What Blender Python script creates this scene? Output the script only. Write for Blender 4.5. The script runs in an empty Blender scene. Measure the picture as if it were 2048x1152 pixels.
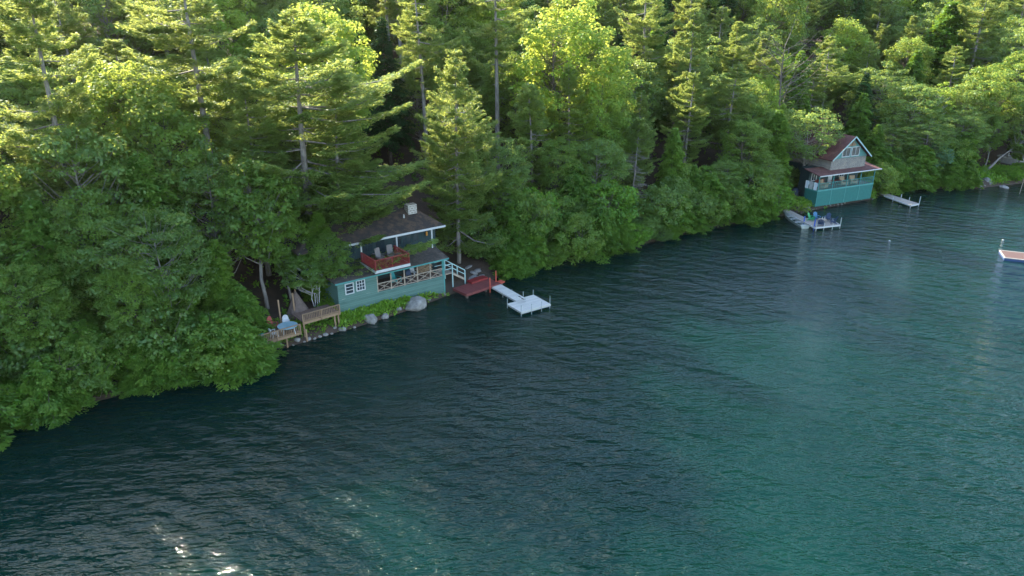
import bpy, math, random
import numpy as np
from mathutils import Vector, Matrix

R = math.radians
scene = bpy.context.scene
COL = scene.collection
rng = random.Random(7)

# ------------------------------------------------------------------ camera
CAM_Z, PITCH, FPX = 27.0, R(22.0), 1365.0      # FPX: focal length in pixels of a 2048 wide frame
CS, SN = math.cos(PITCH), math.sin(PITCH)
cam_d = bpy.data.cameras.new('camera')
cam_d.sensor_width = 36.0
cam_d.lens = FPX / 2048 * 36.0
cam_d.clip_end = 6000
cam = bpy.data.objects.new('camera', cam_d)
COL.objects.link(cam)
cam.location = (0, 0, CAM_Z)
cam.rotation_euler = (math.pi / 2 - PITCH, 0, 0)
scene.camera = cam


def G(px, py, z=0.0):
    """world point at height z seen at photo pixel px, py"""
    u = (px - 1024) / FPX
    v = (576 - py) / FPX
    t = (CAM_Z - z) / (SN - v * CS)
    return Vector((u * t, t * (CS + v * SN), z))


def PROJ(p):
    x, y, z = p[0], p[1], p[2] - CAM_Z
    f = y * CS - z * SN
    if f < 0.1:
        return (-9999, -9999)
    return (1024 + FPX * x / f, 576 - FPX * (y * SN + z * CS) / f)


# ------------------------------------------------------------------ light
SUN_AZ, SUN_EL = R(-42), R(32)
world = bpy.data.worlds.new('World')
scene.world = world
world.use_nodes = True
nt = world.node_tree
bg = nt.nodes['Background']
sky = nt.nodes.new('ShaderNodeTexSky')
sky.sky_type = 'NISHITA'
sky.sun_disc = False
sky.sun_elevation = SUN_EL
sky.sun_rotation = SUN_AZ
sky.air_density = 1.0
sky.dust_density = 0.9
sky.ozone_density = 0.0
nt.links.new(sky.outputs[0], bg.inputs[0])
bg.inputs[1].default_value = 0.15
sun_d = bpy.data.lights.new('sun', 'SUN')
sun_d.energy = 4.7
sun_d.angle = R(0.5)
sun_d.color = (1.0, 0.89, 0.66)
sun = bpy.data.objects.new('sun', sun_d)
COL.objects.link(sun)
sd_vec = Vector((math.sin(SUN_AZ) * math.cos(SUN_EL), math.cos(SUN_AZ) * math.cos(SUN_EL), math.sin(SUN_EL)))
sun.rotation_euler = sd_vec.to_track_quat('Z', 'Y').to_euler()
sun.location = (-60, 60, 80)

scene.view_settings.view_transform = 'Standard'
scene.view_settings.look = 'None'
scene.view_settings.exposure = 2.4
scene.view_settings.gamma = 1.0
scene.cycles.max_bounces = 8
scene.cycles.diffuse_bounces = 5
scene.cycles.glossy_bounces = 3
scene.cycles.transmission_bounces = 4
scene.cycles.transparent_max_bounces = 4
scene.cycles.use_denoising = True
scene.cycles.sample_clamp_indirect = 4.0
scene.cycles.caustics_reflective = False
scene.cycles.caustics_refractive = False


# ------------------------------------------------------------------ materials
def new_mat(name):
    m = bpy.data.materials.new(name)
    m.use_nodes = True
    return m, m.node_tree, m.node_tree.nodes['Principled BSDF']


def ramp(t, fac, stops):
    r = t.nodes.new('ShaderNodeValToRGB')
    el = r.color_ramp.elements
    while len(el) < len(stops):
        el.new(0.5)
    for e, (p, c) in zip(el, stops):
        e.position = p
        e.color = (c[0], c[1], c[2], 1)
    t.links.new(fac, r.inputs[0])
    return r.outputs[0]


def noise(t, vec, scale, detail=4, rough=0.55):
    n = t.nodes.new('ShaderNodeTexNoise')
    n.inputs['Scale'].default_value = scale
    n.inputs['Detail'].default_value = detail
    n.inputs['Roughness'].default_value = rough
    if vec is not None:
        t.links.new(vec, n.inputs['Vector'])
    return n.outputs['Fac']


def objco(t, scale=(1, 1, 1), rot=(0, 0, 0)):
    c = t.nodes.new('ShaderNodeTexCoord')
    mp = t.nodes.new('ShaderNodeMapping')
    mp.inputs['Scale'].default_value = scale
    mp.inputs['Rotation'].default_value = rot
    t.links.new(c.outputs['Object'], mp.inputs[0])
    return mp.outputs[0]


def mat_plain(name, c1, c2=None, scale=3.0, rough=0.7, bump=0.15, stretch=(1, 1, 1), metal=0.0, detail=5):
    m, t, p = new_mat(name)
    c2 = c2 or tuple(x * 0.6 for x in c1)
    v = objco(t, stretch)
    f = noise(t, v, scale, detail, 0.62)
    t.links.new(ramp(t, f, [(0.32, c2), (0.66, c1)]), p.inputs['Base Color'])
    p.inputs['Roughness'].default_value = rough
    p.inputs['Metallic'].default_value = metal
    if bump:
        b = t.nodes.new('ShaderNodeBump')
        b.inputs['Strength'].default_value = bump
        b.inputs['Distance'].default_value = 0.05
        t.links.new(f, b.inputs['Height'])
        t.links.new(b.outputs[0], p.inputs['Normal'])
    return m


def mat_boards(name, c1, c2, pitch=0.14, axis='Z', worn=None, rough=0.7, gap=0.35):
    """boards or siding: a groove every pitch metres along an axis"""
    m, t, p = new_mat(name)
    c = t.nodes.new('ShaderNodeTexCoord')
    sx = t.nodes.new('ShaderNodeSeparateXYZ')
    t.links.new(c.outputs['Object'], sx.inputs[0])
    d = t.nodes.new('ShaderNodeMath'); d.operation = 'DIVIDE'; d.inputs[1].default_value = pitch
    t.links.new(sx.outputs[axis], d.inputs[0])
    fr = t.nodes.new('ShaderNodeMath'); fr.operation = 'FRACT'
    t.links.new(d.outputs[0], fr.inputs[0])
    fl = t.nodes.new('ShaderNodeMath'); fl.operation = 'FLOOR'
    t.links.new(d.outputs[0], fl.inputs[0])
    wn = t.nodes.new('ShaderNodeTexWhiteNoise'); wn.noise_dimensions = '1D'
    t.links.new(fl.outputs[0], wn.inputs['W'])
    st = {'Z': (0.5, 0.5, 4), 'X': (4, .5, .5), 'Y': (.5, 4, .5)}[axis]
    n = noise(t, objco(t, st), 1.7, 6, 0.65)
    ad = t.nodes.new('ShaderNodeMath'); ad.operation = 'MULTIPLY_ADD'
    ad.inputs[1].default_value = 0.35; 
    t.links.new(wn.outputs['Value'], ad.inputs[0]); t.links.new(n, ad.inputs[2])
    stops = [(0.38, c2), (0.8, c1)]
    if worn:
        stops = [(0.3, c2), (0.7, c1), (0.93, c1), (1.0, worn)]
    col = ramp(t, ad.outputs[0], stops)
    gr = ramp(t, fr.outputs[0], [(0.0, (gap, gap, gap)), (0.10, (1, 1, 1))])
    mx = t.nodes.new('ShaderNodeMix'); mx.data_type = 'RGBA'; mx.blend_type = 'MULTIPLY'
    mx.inputs[0].default_value = 1.0
    t.links.new(col, mx.inputs[6]); t.links.new(gr, mx.inputs[7])
    t.links.new(mx.outputs[2], p.inputs['Base Color'])
    b = t.nodes.new('ShaderNodeBump'); b.inputs['Strength'].default_value = 0.4; b.inputs['Distance'].default_value = 0.02
    t.links.new(fr.outputs[0], b.inputs['Height']); t.links.new(b.outputs[0], p.inputs['Normal'])
    p.inputs['Roughness'].default_value = rough
    return m


def mat_brick(name, c1, c2, mortar, scale, w, h, rough=0.85, rot=(0, 0, 0), patch=None, bump=0.3, msize=0.02):
    m, t, p = new_mat(name)
    v = objco(t, (1, 1, 1), rot)
    br = t.nodes.new('ShaderNodeTexBrick')
    t.links.new(v, br.inputs['Vector'])
    br.inputs['Color1'].default_value = (*c1, 1); br.inputs['Color2'].default_value = (*c2, 1)
    br.inputs['Mortar'].default_value = (*mortar, 1)
    br.inputs['Scale'].default_value = scale
    br.inputs['Brick Width'].default_value = w; br.inputs['Row Height'].default_value = h
    br.inputs['Mortar Size'].default_value = msize
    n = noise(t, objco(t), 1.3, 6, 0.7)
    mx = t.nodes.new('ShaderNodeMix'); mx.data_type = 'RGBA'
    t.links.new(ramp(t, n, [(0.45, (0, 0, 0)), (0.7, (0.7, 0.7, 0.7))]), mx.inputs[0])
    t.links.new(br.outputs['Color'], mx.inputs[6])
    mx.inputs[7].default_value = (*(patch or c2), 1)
    t.links.new(mx.outputs[2], p.inputs['Base Color'])
    b = t.nodes.new('ShaderNodeBump'); b.inputs['Strength'].default_value = bump; b.inputs['Distance'].default_value = 0.03
    t.links.new(br.outputs['Fac'], b.inputs['Height']); b.invert = True
    t.links.new(b.outputs[0], p.inputs['Normal'])
    p.inputs['Roughness'].default_value = rough
    return m


def mat_leaf(name, dark, mid, light, trans, tr=0.4, gloss=0.06):
    """leaf colours by a per-leaf tone, with light passing through the blade"""
    m = bpy.data.materials.new(name)
    m.use_nodes = True
    t = m.node_tree
    t.nodes.clear()
    out = t.nodes.new('ShaderNodeOutputMaterial')
    at = t.nodes.new('ShaderNodeAttribute'); at.attribute_name = 'tone'
    oi = t.nodes.new('ShaderNodeObjectInfo')
    ma = t.nodes.new('ShaderNodeMath'); ma.operation = 'MULTIPLY_ADD'
    ma.inputs[1].default_value = 0.30; 
    t.links.new(oi.outputs['Random'], ma.inputs[0])
    t.links.new(at.outputs['Fac'], ma.inputs[2])
    sb = t.nodes.new('ShaderNodeMath'); sb.operation = 'SUBTRACT'; sb.inputs[1].default_value = 0.15
    t.links.new(ma.outputs[0], sb.inputs[0])
    col = ramp(t, sb.outputs[0], [(0.0, dark), (0.5, mid), (1.0, light)])
    dif = t.nodes.new('ShaderNodeBsdfDiffuse')
    t.links.new(col, dif.inputs[0])
    trn = t.nodes.new('ShaderNodeBsdfTranslucent')
    mt = t.nodes.new('ShaderNodeMix'); mt.data_type = 'RGBA'; mt.inputs[0].default_value = 0.65
    t.links.new(col, mt.inputs[6]); mt.inputs[7].default_value = (*trans, 1)
    t.links.new(mt.outputs[2], trn.inputs[0])
    m1 = t.nodes.new('ShaderNodeMixShader'); m1.inputs[0].default_value = tr
    t.links.new(dif.outputs[0], m1.inputs[1]); t.links.new(trn.outputs[0], m1.inputs[2])
    gl = t.nodes.new('ShaderNodeBsdfGlossy'); gl.inputs['Roughness'].default_value = 0.45
    gl.inputs[0].default_value = (0.9, 0.95, 1, 1)
    m2 = t.nodes.new('ShaderNodeMixShader'); m2.inputs[0].default_value = gloss
    t.links.new(m1.outputs[0], m2.inputs[1]); t.links.new(gl.outputs[0], m2.inputs[2])
    t.links.new(m2.outputs[0], out.inputs[0])
    return m


M = {}
M['bark'] = mat_plain('bark', (0.16, 0.132, 0.112), (0.06, 0.048, 0.04), 6, 0.9, 0.6, (1, 1, 0.25))
M['grey_bark'] = mat_plain('grey_bark', (0.255, 0.2325, 0.21), (0.1125, 0.0975, 0.09), 6, 0.9, 0.5, (1, 1, 0.3))
M['pale_bark'] = mat_plain('pale_bark', (0.5, 0.49, 0.45), (0.2, 0.19, 0.17), 5, 0.8, 0.3, (0.6, 0.6, 2.0))
M['maple'] = mat_leaf('maple_leaves', (0.040, 0.106, 0.020), (0.090, 0.198, 0.030), (0.185, 0.315, 0.045), (0.54, 0.58, 0.11), 0.54, 0.02)
M['oak'] = mat_leaf('oak_leaves', (0.036, 0.094, 0.022), (0.076, 0.170, 0.033), (0.15, 0.26, 0.05), (0.48, 0.54, 0.11), 0.5, 0.025)
M['yellowleaf'] = mat_leaf('yellow_green_leaves', (0.06, 0.15, 0.015), (0.13, 0.27, 0.025), (0.24, 0.40, 0.04), (0.66, 0.67, 0.13), 0.55, 0.02)
M['silver'] = mat_leaf('silver_leaves', (0.035, 0.11, 0.035), (0.085, 0.2, 0.07), (0.2, 0.33, 0.16), (0.14, 0.3, 0.07), 0.3, 0.05)
M['pine'] = mat_leaf('pine_needles', (0.036, 0.093, 0.026), (0.085, 0.178, 0.042), (0.19, 0.30, 0.065), (0.62, 0.64, 0.15), 0.48, 0.02)
M['hemlock'] = mat_leaf('hemlock_needles', (0.034, 0.086, 0.016), (0.080, 0.175, 0.024), (0.165, 0.275, 0.034), (0.30, 0.42, 0.015), 0.4, 0.02)
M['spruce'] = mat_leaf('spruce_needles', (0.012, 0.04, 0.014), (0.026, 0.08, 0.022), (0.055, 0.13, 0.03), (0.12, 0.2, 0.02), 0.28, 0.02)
M['fern'] = mat_leaf('fern_leaves', (0.04, 0.12, 0.012), (0.10, 0.24, 0.022), (0.2, 0.36, 0.035), (0.3, 0.4, 0.02), 0.38, 0.02)
M['teal_siding'] = mat_boards('teal_siding', (0.0782, 0.161, 0.138), (0.03864, 0.0966, 0.08464), 0.19, 'Z', (0.24, 0.27, 0.23), gap=0.2)
M['teal_gable'] = mat_boards('teal_gable_siding', (0.072, 0.216, 0.2), (0.048, 0.16, 0.148), 0.18, 'Z')
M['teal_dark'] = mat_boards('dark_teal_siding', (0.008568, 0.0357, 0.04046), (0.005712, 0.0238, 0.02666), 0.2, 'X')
M['teal_panel'] = mat_plain('teal_panel', (0.01071, 0.1338, 0.1186), (0.00765, 0.1071, 0.09558), 2.5, 0.75, 0.1)
M['teal_trim'] = mat_plain('teal_trim', (0.06, 0.2475, 0.2325), (0.0375, 0.1875, 0.18), 3, 0.6, 0.05)
M['pale_trim'] = mat_plain('pale_teal_trim', (0.3375, 0.465, 0.45), (0.225, 0.36, 0.3525), 3, 0.6, 0.05)
M['white'] = mat_plain('white_paint', (0.4774, 0.4896, 0.4896), (0.3794, 0.3978, 0.4039), 4, 0.5, 0.04)
M['grey_shingle'] = mat_brick('grey_shingle', (0.30, 0.285, 0.26), (0.2, 0.19, 0.175), (0.06, 0.055, 0.05), 1, 0.16, 0.15, rot=(R(90), 0, 0), patch=(0.3, 0.25, 0.2))
M['roof_brown'] = mat_brick('brown_roof_shingles', (0.036, 0.02976, 0.0264), (0.024, 0.02016, 0.0192), (0.02, 0.018, 0.018), 1, 0.3, 0.15, patch=(0.15, 0.085, 0.05), bump=0.4)  # brown patches are needle litter, lightened to stand for sunlit spots
M['roof_grey'] = mat_brick('grey_roof_shingles', (0.0576, 0.0504, 0.0456), (0.0384, 0.0336, 0.0312), (0.04, 0.035, 0.03), 1, 0.3, 0.15, patch=(0.17, 0.13, 0.10), bump=0.4)
M['roof_maroon'] = mat_brick('maroon_roof_shingles', (0.125, 0.037, 0.034), (0.085, 0.028, 0.027), (0.04, 0.02, 0.02), 1, 0.3, 0.16, patch=(0.16, 0.08, 0.06), bump=0.4)
M['stone_block'] = mat_brick('chimney_stone', (0.35, 0.32, 0.28), (0.22, 0.2, 0.18), (0.5, 0.48, 0.44), 1, 0.36, 0.22, rot=(R(90), 0, 0), msize=0.03)
M['brick_red'] = mat_brick('red_brick', (0.24, 0.08, 0.06), (0.17, 0.055, 0.045), (0.2, 0.17, 0.15), 1, 0.22, 0.075, rot=(R(90), 0, 0), msize=0.008)
M['wood_raw'] = mat_plain('tan_lumber', (0.29, 0.19, 0.11), (0.19, 0.12, 0.07), 3, 0.75, 0.1, (6, 6, 0.6))
M['wood_rail'] = mat_plain('weathered_pale_wood', (0.3456, 0.288, 0.2232), (0.2304, 0.1872, 0.144), 3, 0.8, 0.1)
M['wood_grey'] = mat_boards('grey_dock_boards', (0.288, 0.2592, 0.2232), (0.1944, 0.1728, 0.1512), 0.14, 'X', gap=0.25)
M['red_deck'] = mat_boards('worn_red_boards', (0.1575, 0.03465, 0.0315), (0.0819, 0.02205, 0.02205), 0.15, 'X', (0.34, 0.2, 0.17), gap=0.15)
M['red_paint'] = mat_plain('red_paint', (0.22, 0.02, 0.02), (0.15, 0.015, 0.016), 3, 0.5, 0.04)
M['red_orange'] = mat_plain('orange_red_paint', (0.5, 0.085, 0.05), (0.36, 0.06, 0.04), 3, 0.5, 0.04)
M['red_top'] = mat_plain('worn_red_handrail', (0.30, 0.055, 0.04), (0.22, 0.035, 0.03), 5, 0.45, 0.05)
M['deck_dark'] = mat_boards('dark_deck_boards', (0.16, 0.10, 0.075), (0.09, 0.06, 0.05), 0.14, 'X', gap=0.2)
M['dock_white'] = mat_boards('white_dock_boards', (0.51, 0.4972, 0.4505), (0.408, 0.3995, 0.3655), 0.30, 'Y', rough=0.6, gap=0.6)
M['metal'] = mat_plain('galvanised_pipe', (0.5, 0.53, 0.54), (0.38, 0.41, 0.42), 5, 0.4, 0.02, metal=0.5)
M['aluminium'] = mat_plain('dull_aluminium', (0.42, 0.48, 0.46), (0.32, 0.38, 0.37), 4, 0.45, 0.03, metal=0.4)
M['black'] = mat_plain('black_rubber', (0.02, 0.02, 0.022), (0.012, 0.012, 0.013), 4, 0.6, 0.02)
M['navy'] = mat_plain('navy_plastic', (0.012, 0.04, 0.10), (0.008, 0.03, 0.08), 3, 0.5, 0.02)
M['blue'] = mat_plain('blue_plastic', (0.03, 0.14, 0.28), (0.02, 0.11, 0.22), 3, 0.5, 0.02)
M['blue_cap'] = mat_plain('bright_blue_plastic', (0.03, 0.09, 0.42), (0.02, 0.07, 0.34), 3, 0.5, 0.02)
M['green_plastic'] = mat_plain('green_plastic', (0.03, 0.3, 0.10), (0.02, 0.24, 0.08), 3, 0.5, 0.02)
M['teal_plastic'] = mat_plain('teal_plastic', (0.02, 0.3, 0.3), (0.015, 0.24, 0.25), 3, 0.5, 0.02)
M['taupe'] = mat_plain('taupe_mesh_fabric', (0.19, 0.165, 0.15), (0.14, 0.12, 0.11), 8, 0.85, 0.1)
M['wicker'] = mat_plain('tan_wicker', (0.42, 0.31, 0.2), (0.26, 0.18, 0.11), 20, 0.8, 0.4)
M['red_cloth'] = mat_plain('dull_red_cloth', (0.3, 0.06, 0.05), (0.2, 0.04, 0.035), 6, 0.85, 0.1)
M['towel'] = mat_boards('striped_towel', (0.75, 0.78, 0.8), (0.4, 0.55, 0.68), 0.18, 'Y', gap=0.5)
M['glass'] = mat_plain('window_glass', (0.03, 0.05, 0.06), (0.015, 0.025, 0.032), 1.5, 0.06, 0.0)
M['table_glass'] = mat_plain('frosted_table_glass', (0.24, 0.35, 0.38), (0.18, 0.29, 0.32), 2, 0.15, 0.0)
M['concrete'] = mat_plain('concrete', (0.336, 0.328, 0.312), (0.224, 0.216, 0.208), 4, 0.9, 0.2)
M['granite'] = mat_plain('granite', (0.27, 0.26, 0.24), (0.12, 0.115, 0.105), 2.2, 0.88, 0.5, detail=9)
M['flag'] = mat_plain('flagstone', (0.25, 0.235, 0.22), (0.13, 0.12, 0.115), 2.5, 0.9, 0.4, detail=8)
M['firewood'] = mat_plain('cut_firewood', (0.4, 0.28, 0.17), (0.12, 0.08, 0.055), 9, 0.9, 0.2)
M['amber'] = mat_plain('amber_glass', (0.7, 0.32, 0.06), (0.5, 0.2, 0.04), 4, 0.3, 0.0)
M['tarp'] = mat_plain('brown_canvas', (0.14, 0.10, 0.085), (0.08, 0.06, 0.05), 3, 0.9, 0.2)
M['raft_top'] = mat_plain('raft_carpet', (0.075, 0.040, 0.040), (0.05, 0.028, 0.028), 6, 0.95, 0.1)
M['cloth_navy'] = mat_plain('dark_navy_cloth', (0.02, 0.03, 0.055), (0.012, 0.018, 0.035), 5, 0.9, 0.1)
M['raft_blue'] = mat_plain('dull_blue_paint', (0.02, 0.05, 0.16), (0.015, 0.04, 0.12), 3, 0.6, 0.02)
M['gravel'] = mat_plain('packed_gravel', (0.2, 0.185, 0.175), (0.12, 0.11, 0.105), 8, 0.95, 0.3, detail=9)


# ------------------------------------------------------------------ mesh builder
class MB:
    def __init__(self):
        self.v, self.f = [], []

    def add(self, vs, fs):
        o = len(self.v)
        self.v += [tuple(x) for x in vs]
        self.f += [tuple(i + o for i in f) for f in fs]
        return self

    def box(self, c, s, rot=None):
        hx, hy, hz = s[0] / 2, s[1] / 2, s[2] / 2
        vs = [Vector((x, y, z)) for z in (-hz, hz) for y in (-hy, hy) for x in (-hx, hx)]
        if rot is not None:
            vs = [rot @ v for v in vs]
        c = Vector(c)
        return self.add([v + c for v in vs], [(0, 2, 3, 1), (4, 5, 7, 6), (0, 1, 5, 4), (2, 6, 7, 3), (0, 4, 6, 2), (1, 3, 7, 5)])

    def bx(self, x0, x1, y0, y1, z0, z1):
        return self.box(((x0 + x1) / 2, (y0 + y1) / 2, (z0 + z1) / 2), (x1 - x0, y1 - y0, z1 - z0))

    def beam(self, a, b, w, h):
        a, b = Vector(a), Vector(b)
        d = b - a
        if d.length < 1e-6:
            return self
        x = d.normalized()
        up = Vector((0, 0, 1)) if abs(x.z) < 0.95 else Vector((0, 1, 0))
        y = up.cross(x).normalized()
        z = x.cross(y)
        return self.box((a + b) / 2, (d.length, w, h), Matrix((x, y, z)).transposed())

    def tube(self, pts, rs, n=7, cap=True):
        pts = [Vector(p) for p in pts]
        if not isinstance(rs, (list, tuple)):
            rs = [rs] * len(pts)
        rings = []
        o = len(self.v)
        for i, p in enumerate(pts):
            d = (pts[min(i + 1, len(pts) - 1)] - pts[max(i - 1, 0)]).normalized()
            a = Vector((1, 0, 0)) if abs(d.x) < 0.9 else Vector((0, 1, 0))
            y = d.cross(a).normalized()
            z = d.cross(y)
            for k in range(n):
                th = 2 * math.pi * k / n
                self.v.append(tuple(p + (y * math.cos(th) + z * math.sin(th)) * rs[i]))
        for i in range(len(pts) - 1):
            for k in range(n):
                k2 = (k + 1) % n
                self.f.append((o + i * n + k, o + i * n + k2, o + (i + 1) * n + k2, o + (i + 1) * n + k))
        if cap:
            self.f.append(tuple(o + k for k in range(n))[::-1])
            e = o + (len(pts) - 1) * n
            self.f.append(tuple(e + k for k in range(n)))
        return self

    def slab(self, quad, th):
        """a polygon given thickness straight down"""
        q = [Vector(p) for p in quad]
        n = len(q)
        lo = [p - Vector((0, 0, th)) for p in q]
        fs = [tuple(range(n)), tuple(range(2 * n - 1, n - 1, -1))]
        for i in range(n):
            j = (i + 1) % n
            fs.append((i, i + n, j + n, j))
        return self.add(q + lo, fs)

    def disc(self, c, r, z0, z1, n=20):
        return self.tube([(c[0], c[1], z0), (c[0], c[1], z1)], r, n)

    def build(self, name, mat, parent=None, smooth=False):
        me = bpy.data.meshes.new(name)
        me.from_pydata(self.v, [], self.f)
        me.update()
        me.materials.append(M[mat] if isinstance(mat, str) else mat)
        if smooth:
            me.polygons.foreach_set('use_smooth', [True] * len(me.polygons))
        o = bpy.data.objects.new(name, me)
        COL.objects.link(o)
        if parent is not None:
            o.parent = parent
        return o


def tag(o, label=None, cat=None, group=None, kind=None):
    if label: o['label'] = label
    if cat: o['category'] = cat
    if group: o['group'] = group
    if kind: o['kind'] = kind
    return o


def thing(name, label, cat, loc=(0, 0, 0), rz=0.0, group=None):
    o = bpy.data.objects.new(name, None)
    o.empty_display_size = 0.3
    COL.objects.link(o)
    o.location = loc
    o.rotation_euler = (0, 0, rz)
    return tag(o, label, cat, group)


def copy_tree(o, parent=None):
    c = o.copy()
    COL.objects.link(c)
    if parent is not None:
        c.parent = parent
    for ch in o.children:
        copy_tree(ch, c)
    return c


# ------------------------------------------------------------------ shoreline and terrain
SHORE_PX = [(-250, 985), (0, 850), (200, 800), (400, 745), (540, 703), (640, 674), (740, 645), (830, 616), (890, 592), (950, 572),
            (1050, 536), (1240, 500), (1400, 458), (1560, 432), (1640, 417), (1745, 398), (1768, 385), (1800, 378), (1950, 377), (2048, 366), (2300, 340)]
SHORE = [G(*p) for p in SHORE_PX]
SHORE = [SHORE[0] + (SHORE[0] - SHORE[1]).normalized() * 120] + SHORE + [SHORE[-1] + (SHORE[-1] - SHORE[-2]).normalized() * 900]
_A = np.array([(p.x, p.y) for p in SHORE[:-1]])
_B = np.array([(p.x, p.y) for p in SHORE[1:]])


def sdist(P):
    """signed distance to the shoreline, positive on land; P is (n, 2)"""
    P = np.asarray(P, float)
    d = _B - _A
    L2 = (d ** 2).sum(1)
    best = np.full(len(P), 1e9)
    sg = np.ones(len(P))
    for a, dd, l2 in zip(_A, d, L2):
        w = P - a
        t = np.clip((w @ dd) / l2, 0, 1)
        q = w - t[:, None] * dd
        dist = np.sqrt((q ** 2).sum(1))
        cr = dd[0] * w[:, 1] - dd[1] * w[:, 0]
        up = dist < best - 1e-9
        best = np.where(up, dist, best)
        sg = np.where(up, np.sign(cr), sg)
    return best * sg


def hfun(d):
    d = np.asarray(d, float)
    land = 0.85 * (1 - np.exp(-np.maximum(d, 0) / 0.9)) + 0.09 * np.clip(d, 0, 8) + 0.24 * np.clip(d - 8, 0, 90) + 0.16 * np.clip(d - 34, 0, 60)
    sea = np.maximum(0.4 * d, -5)
    return np.where(d > 0, land, sea)


def wob(x, y):
    return 0.10 * np.sin(x * 0.7 + 1.3 * np.sin(y * 0.4)) * np.cos(y * 0.9) + 0.06 * np.sin(x * 2.1 + y * 1.7)


def ground_z(x, y):
    d = sdist([(x, y)])[0]
    return float(hfun(d) + (wob(x, y) * np.clip(d, 0, 1)))


def sd1(x, y):
    return float(sdist([(x, y)])[0])


def axis(lo, hi, step, far):
    a = list(np.arange(lo, hi + step, step))
    s, x, left = step, lo, []
    while x > -far:
        s *= 1.5; x -= s; left.append(x)
    s, x, right = step, hi, []
    while x < far:
        s *= 1.5; x += s; right.append(x)
    return np.array(left[::-1] + a + right)


xs = axis(-70, 150, 0.9, 1800)
ys = axis(20, 175, 0.9, 1800)
XX, YY = np.meshgrid(xs, ys)
P2 = np.stack([XX.ravel(), YY.ravel()], 1)
DD = sdist(P2)
ZZ = hfun(DD) + wob(P2[:, 0], P2[:, 1]) * np.clip(DD, 0, 1)
nx, ny = len(xs), len(ys)
idx = np.arange(nx * ny).reshape(ny, nx)
quads = np.stack([idx[:-1, :-1], idx[:-1, 1:], idx[1:, 1:], idx[1:, :-1]], -1).reshape(-1, 4)
me = bpy.data.meshes.new('ground')
me.vertices.add(nx * ny)
me.vertices.foreach_set('co', np.column_stack([P2, ZZ]).astype(np.float32).ravel())
me.loops.add(quads.size)
me.loops.foreach_set('vertex_index', quads.astype(np.int32).ravel())
me.polygons.add(len(quads))
me.polygons.foreach_set('loop_start', np.arange(0, quads.size, 4, dtype=np.int32))
me.update(calc_edges=True)
me.polygons.foreach_set('use_smooth', np.ones(len(quads), bool))
gm, t, p = new_mat('forest_floor')
v = objco(t)
n1 = noise(t, v, 0.55, 8, 0.7)
col = ramp(t, n1, [(0.3, (0.035, 0.028, 0.02)), (0.5, (0.055, 0.037, 0.025)), (0.62, (0.075, 0.045, 0.03)), (0.75, (0.05, 0.07, 0.022))])
t.links.new(col, p.inputs['Base Color'])
p.inputs['Roughness'].default_value = 0.95
b = t.nodes.new('ShaderNodeBump'); b.inputs['Strength'].default_value = 0.6; b.inputs['Distance'].default_value = 0.15
t.links.new(noise(t, v, 5, 6, 0.7), b.inputs['Height']); t.links.new(b.outputs[0], p.inputs['Normal'])
me.materials.append(gm)
ground = bpy.data.objects.new('ground', me)
COL.objects.link(ground)
tag(ground, 'brown needle-covered forest floor rising from the lake shore', kind='structure')

# ------------------------------------------------------------------ water
wm, t, p = new_mat('lake_water')
cd = t.nodes.new('ShaderNodeTexCoord')


def wmap(rot, sc):
    mp = t.nodes.new('ShaderNodeMapping'); mp.vector_type = 'TEXTURE'
    mp.inputs['Rotation'].default_value = (0, 0, rot)
    mp.inputs['Scale'].default_value = sc
    t.links.new(cd.outputs['Object'], mp.inputs[0])
    return mp.outputs[0]


def mth(op, a, b2=None, c2=None):
    n = t.nodes.new('ShaderNodeMath'); n.operation = op
    for i, x in enumerate((a, b2, c2)):
        if x is None: continue
        if isinstance(x, (int, float)): n.inputs[i].default_value = x
        else: t.links.new(x, n.inputs[i])
    return n.outputs[0]


w1 = noise(t, wmap(R(-30), (5.5, 2.0, 1)), 1.0, 2, 0.5)
w2 = noise(t, wmap(R(5), (2.4, 0.85, 1)), 1.0, 3, 0.6)
w3 = noise(t, wmap(R(-18), (0.7, 0.3, 1)), 1.0, 3, 0.65)
gust = noise(t, wmap(R(-25), (26, 12, 1)), 1.0, 3, 0.6)
hh = mth('ADD', mth('MULTIPLY', w1, 0.5), mth('ADD', mth('MULTIPLY', w2, 0.44), mth('MULTIPLY', w3, 0.13)))
wv = t.nodes.new('ShaderNodeTexWave')
wv.wave_type = 'BANDS'; wv.bands_direction = 'Y'; wv.wave_profile = 'SIN'
wv.inputs['Scale'].default_value = 0.17
wv.inputs['Distortion'].default_value = 7.0
wv.inputs['Detail'].default_value = 3.0
wv.inputs['Detail Scale'].default_value = 1.1
wv.inputs['Detail Roughness'].default_value = 0.55
t.links.new(wmap(R(-32), (1.6, 1, 1)), wv.inputs['Vector'])
hh = mth('ADD', hh, mth('MULTIPLY', wv.outputs['Fac'], 0.085))
amp = mth('MULTIPLY_ADD', gust, 1.9, 0.25)
fa = t.nodes.new('ShaderNodeAttribute'); fa.attribute_name = 'fetch'
amp = mth('MULTIPLY', amp, mth('MULTIPLY_ADD', fa.outputs['Fac'], 0.72, 0.30))
hh = mth('MULTIPLY', hh, amp)
b = t.nodes.new('ShaderNodeBump'); b.inputs['Strength'].default_value = 1.0; b.inputs['Distance'].default_value = 1.0
t.links.new(hh, b.inputs['Height'])
t.links.new(b.outputs[0], p.inputs['Normal'])
big = noise(t, wmap(R(-20), (30, 22, 1)), 1.0, 3, 0.55)
lo = ramp(t, big, [(0.40, (0.0007, 0.0140, 0.0120)), (0.55, (0.0009, 0.0165, 0.0140)), (0.72, (0.0014, 0.0225, 0.0175))])
t.links.new(lo, p.inputs['Base Color'])
p.subsurface_method = 'BURLEY' if hasattr(p, 'subsurface_method') else None
p.inputs['Subsurface Weight'].default_value = 1.0
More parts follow.
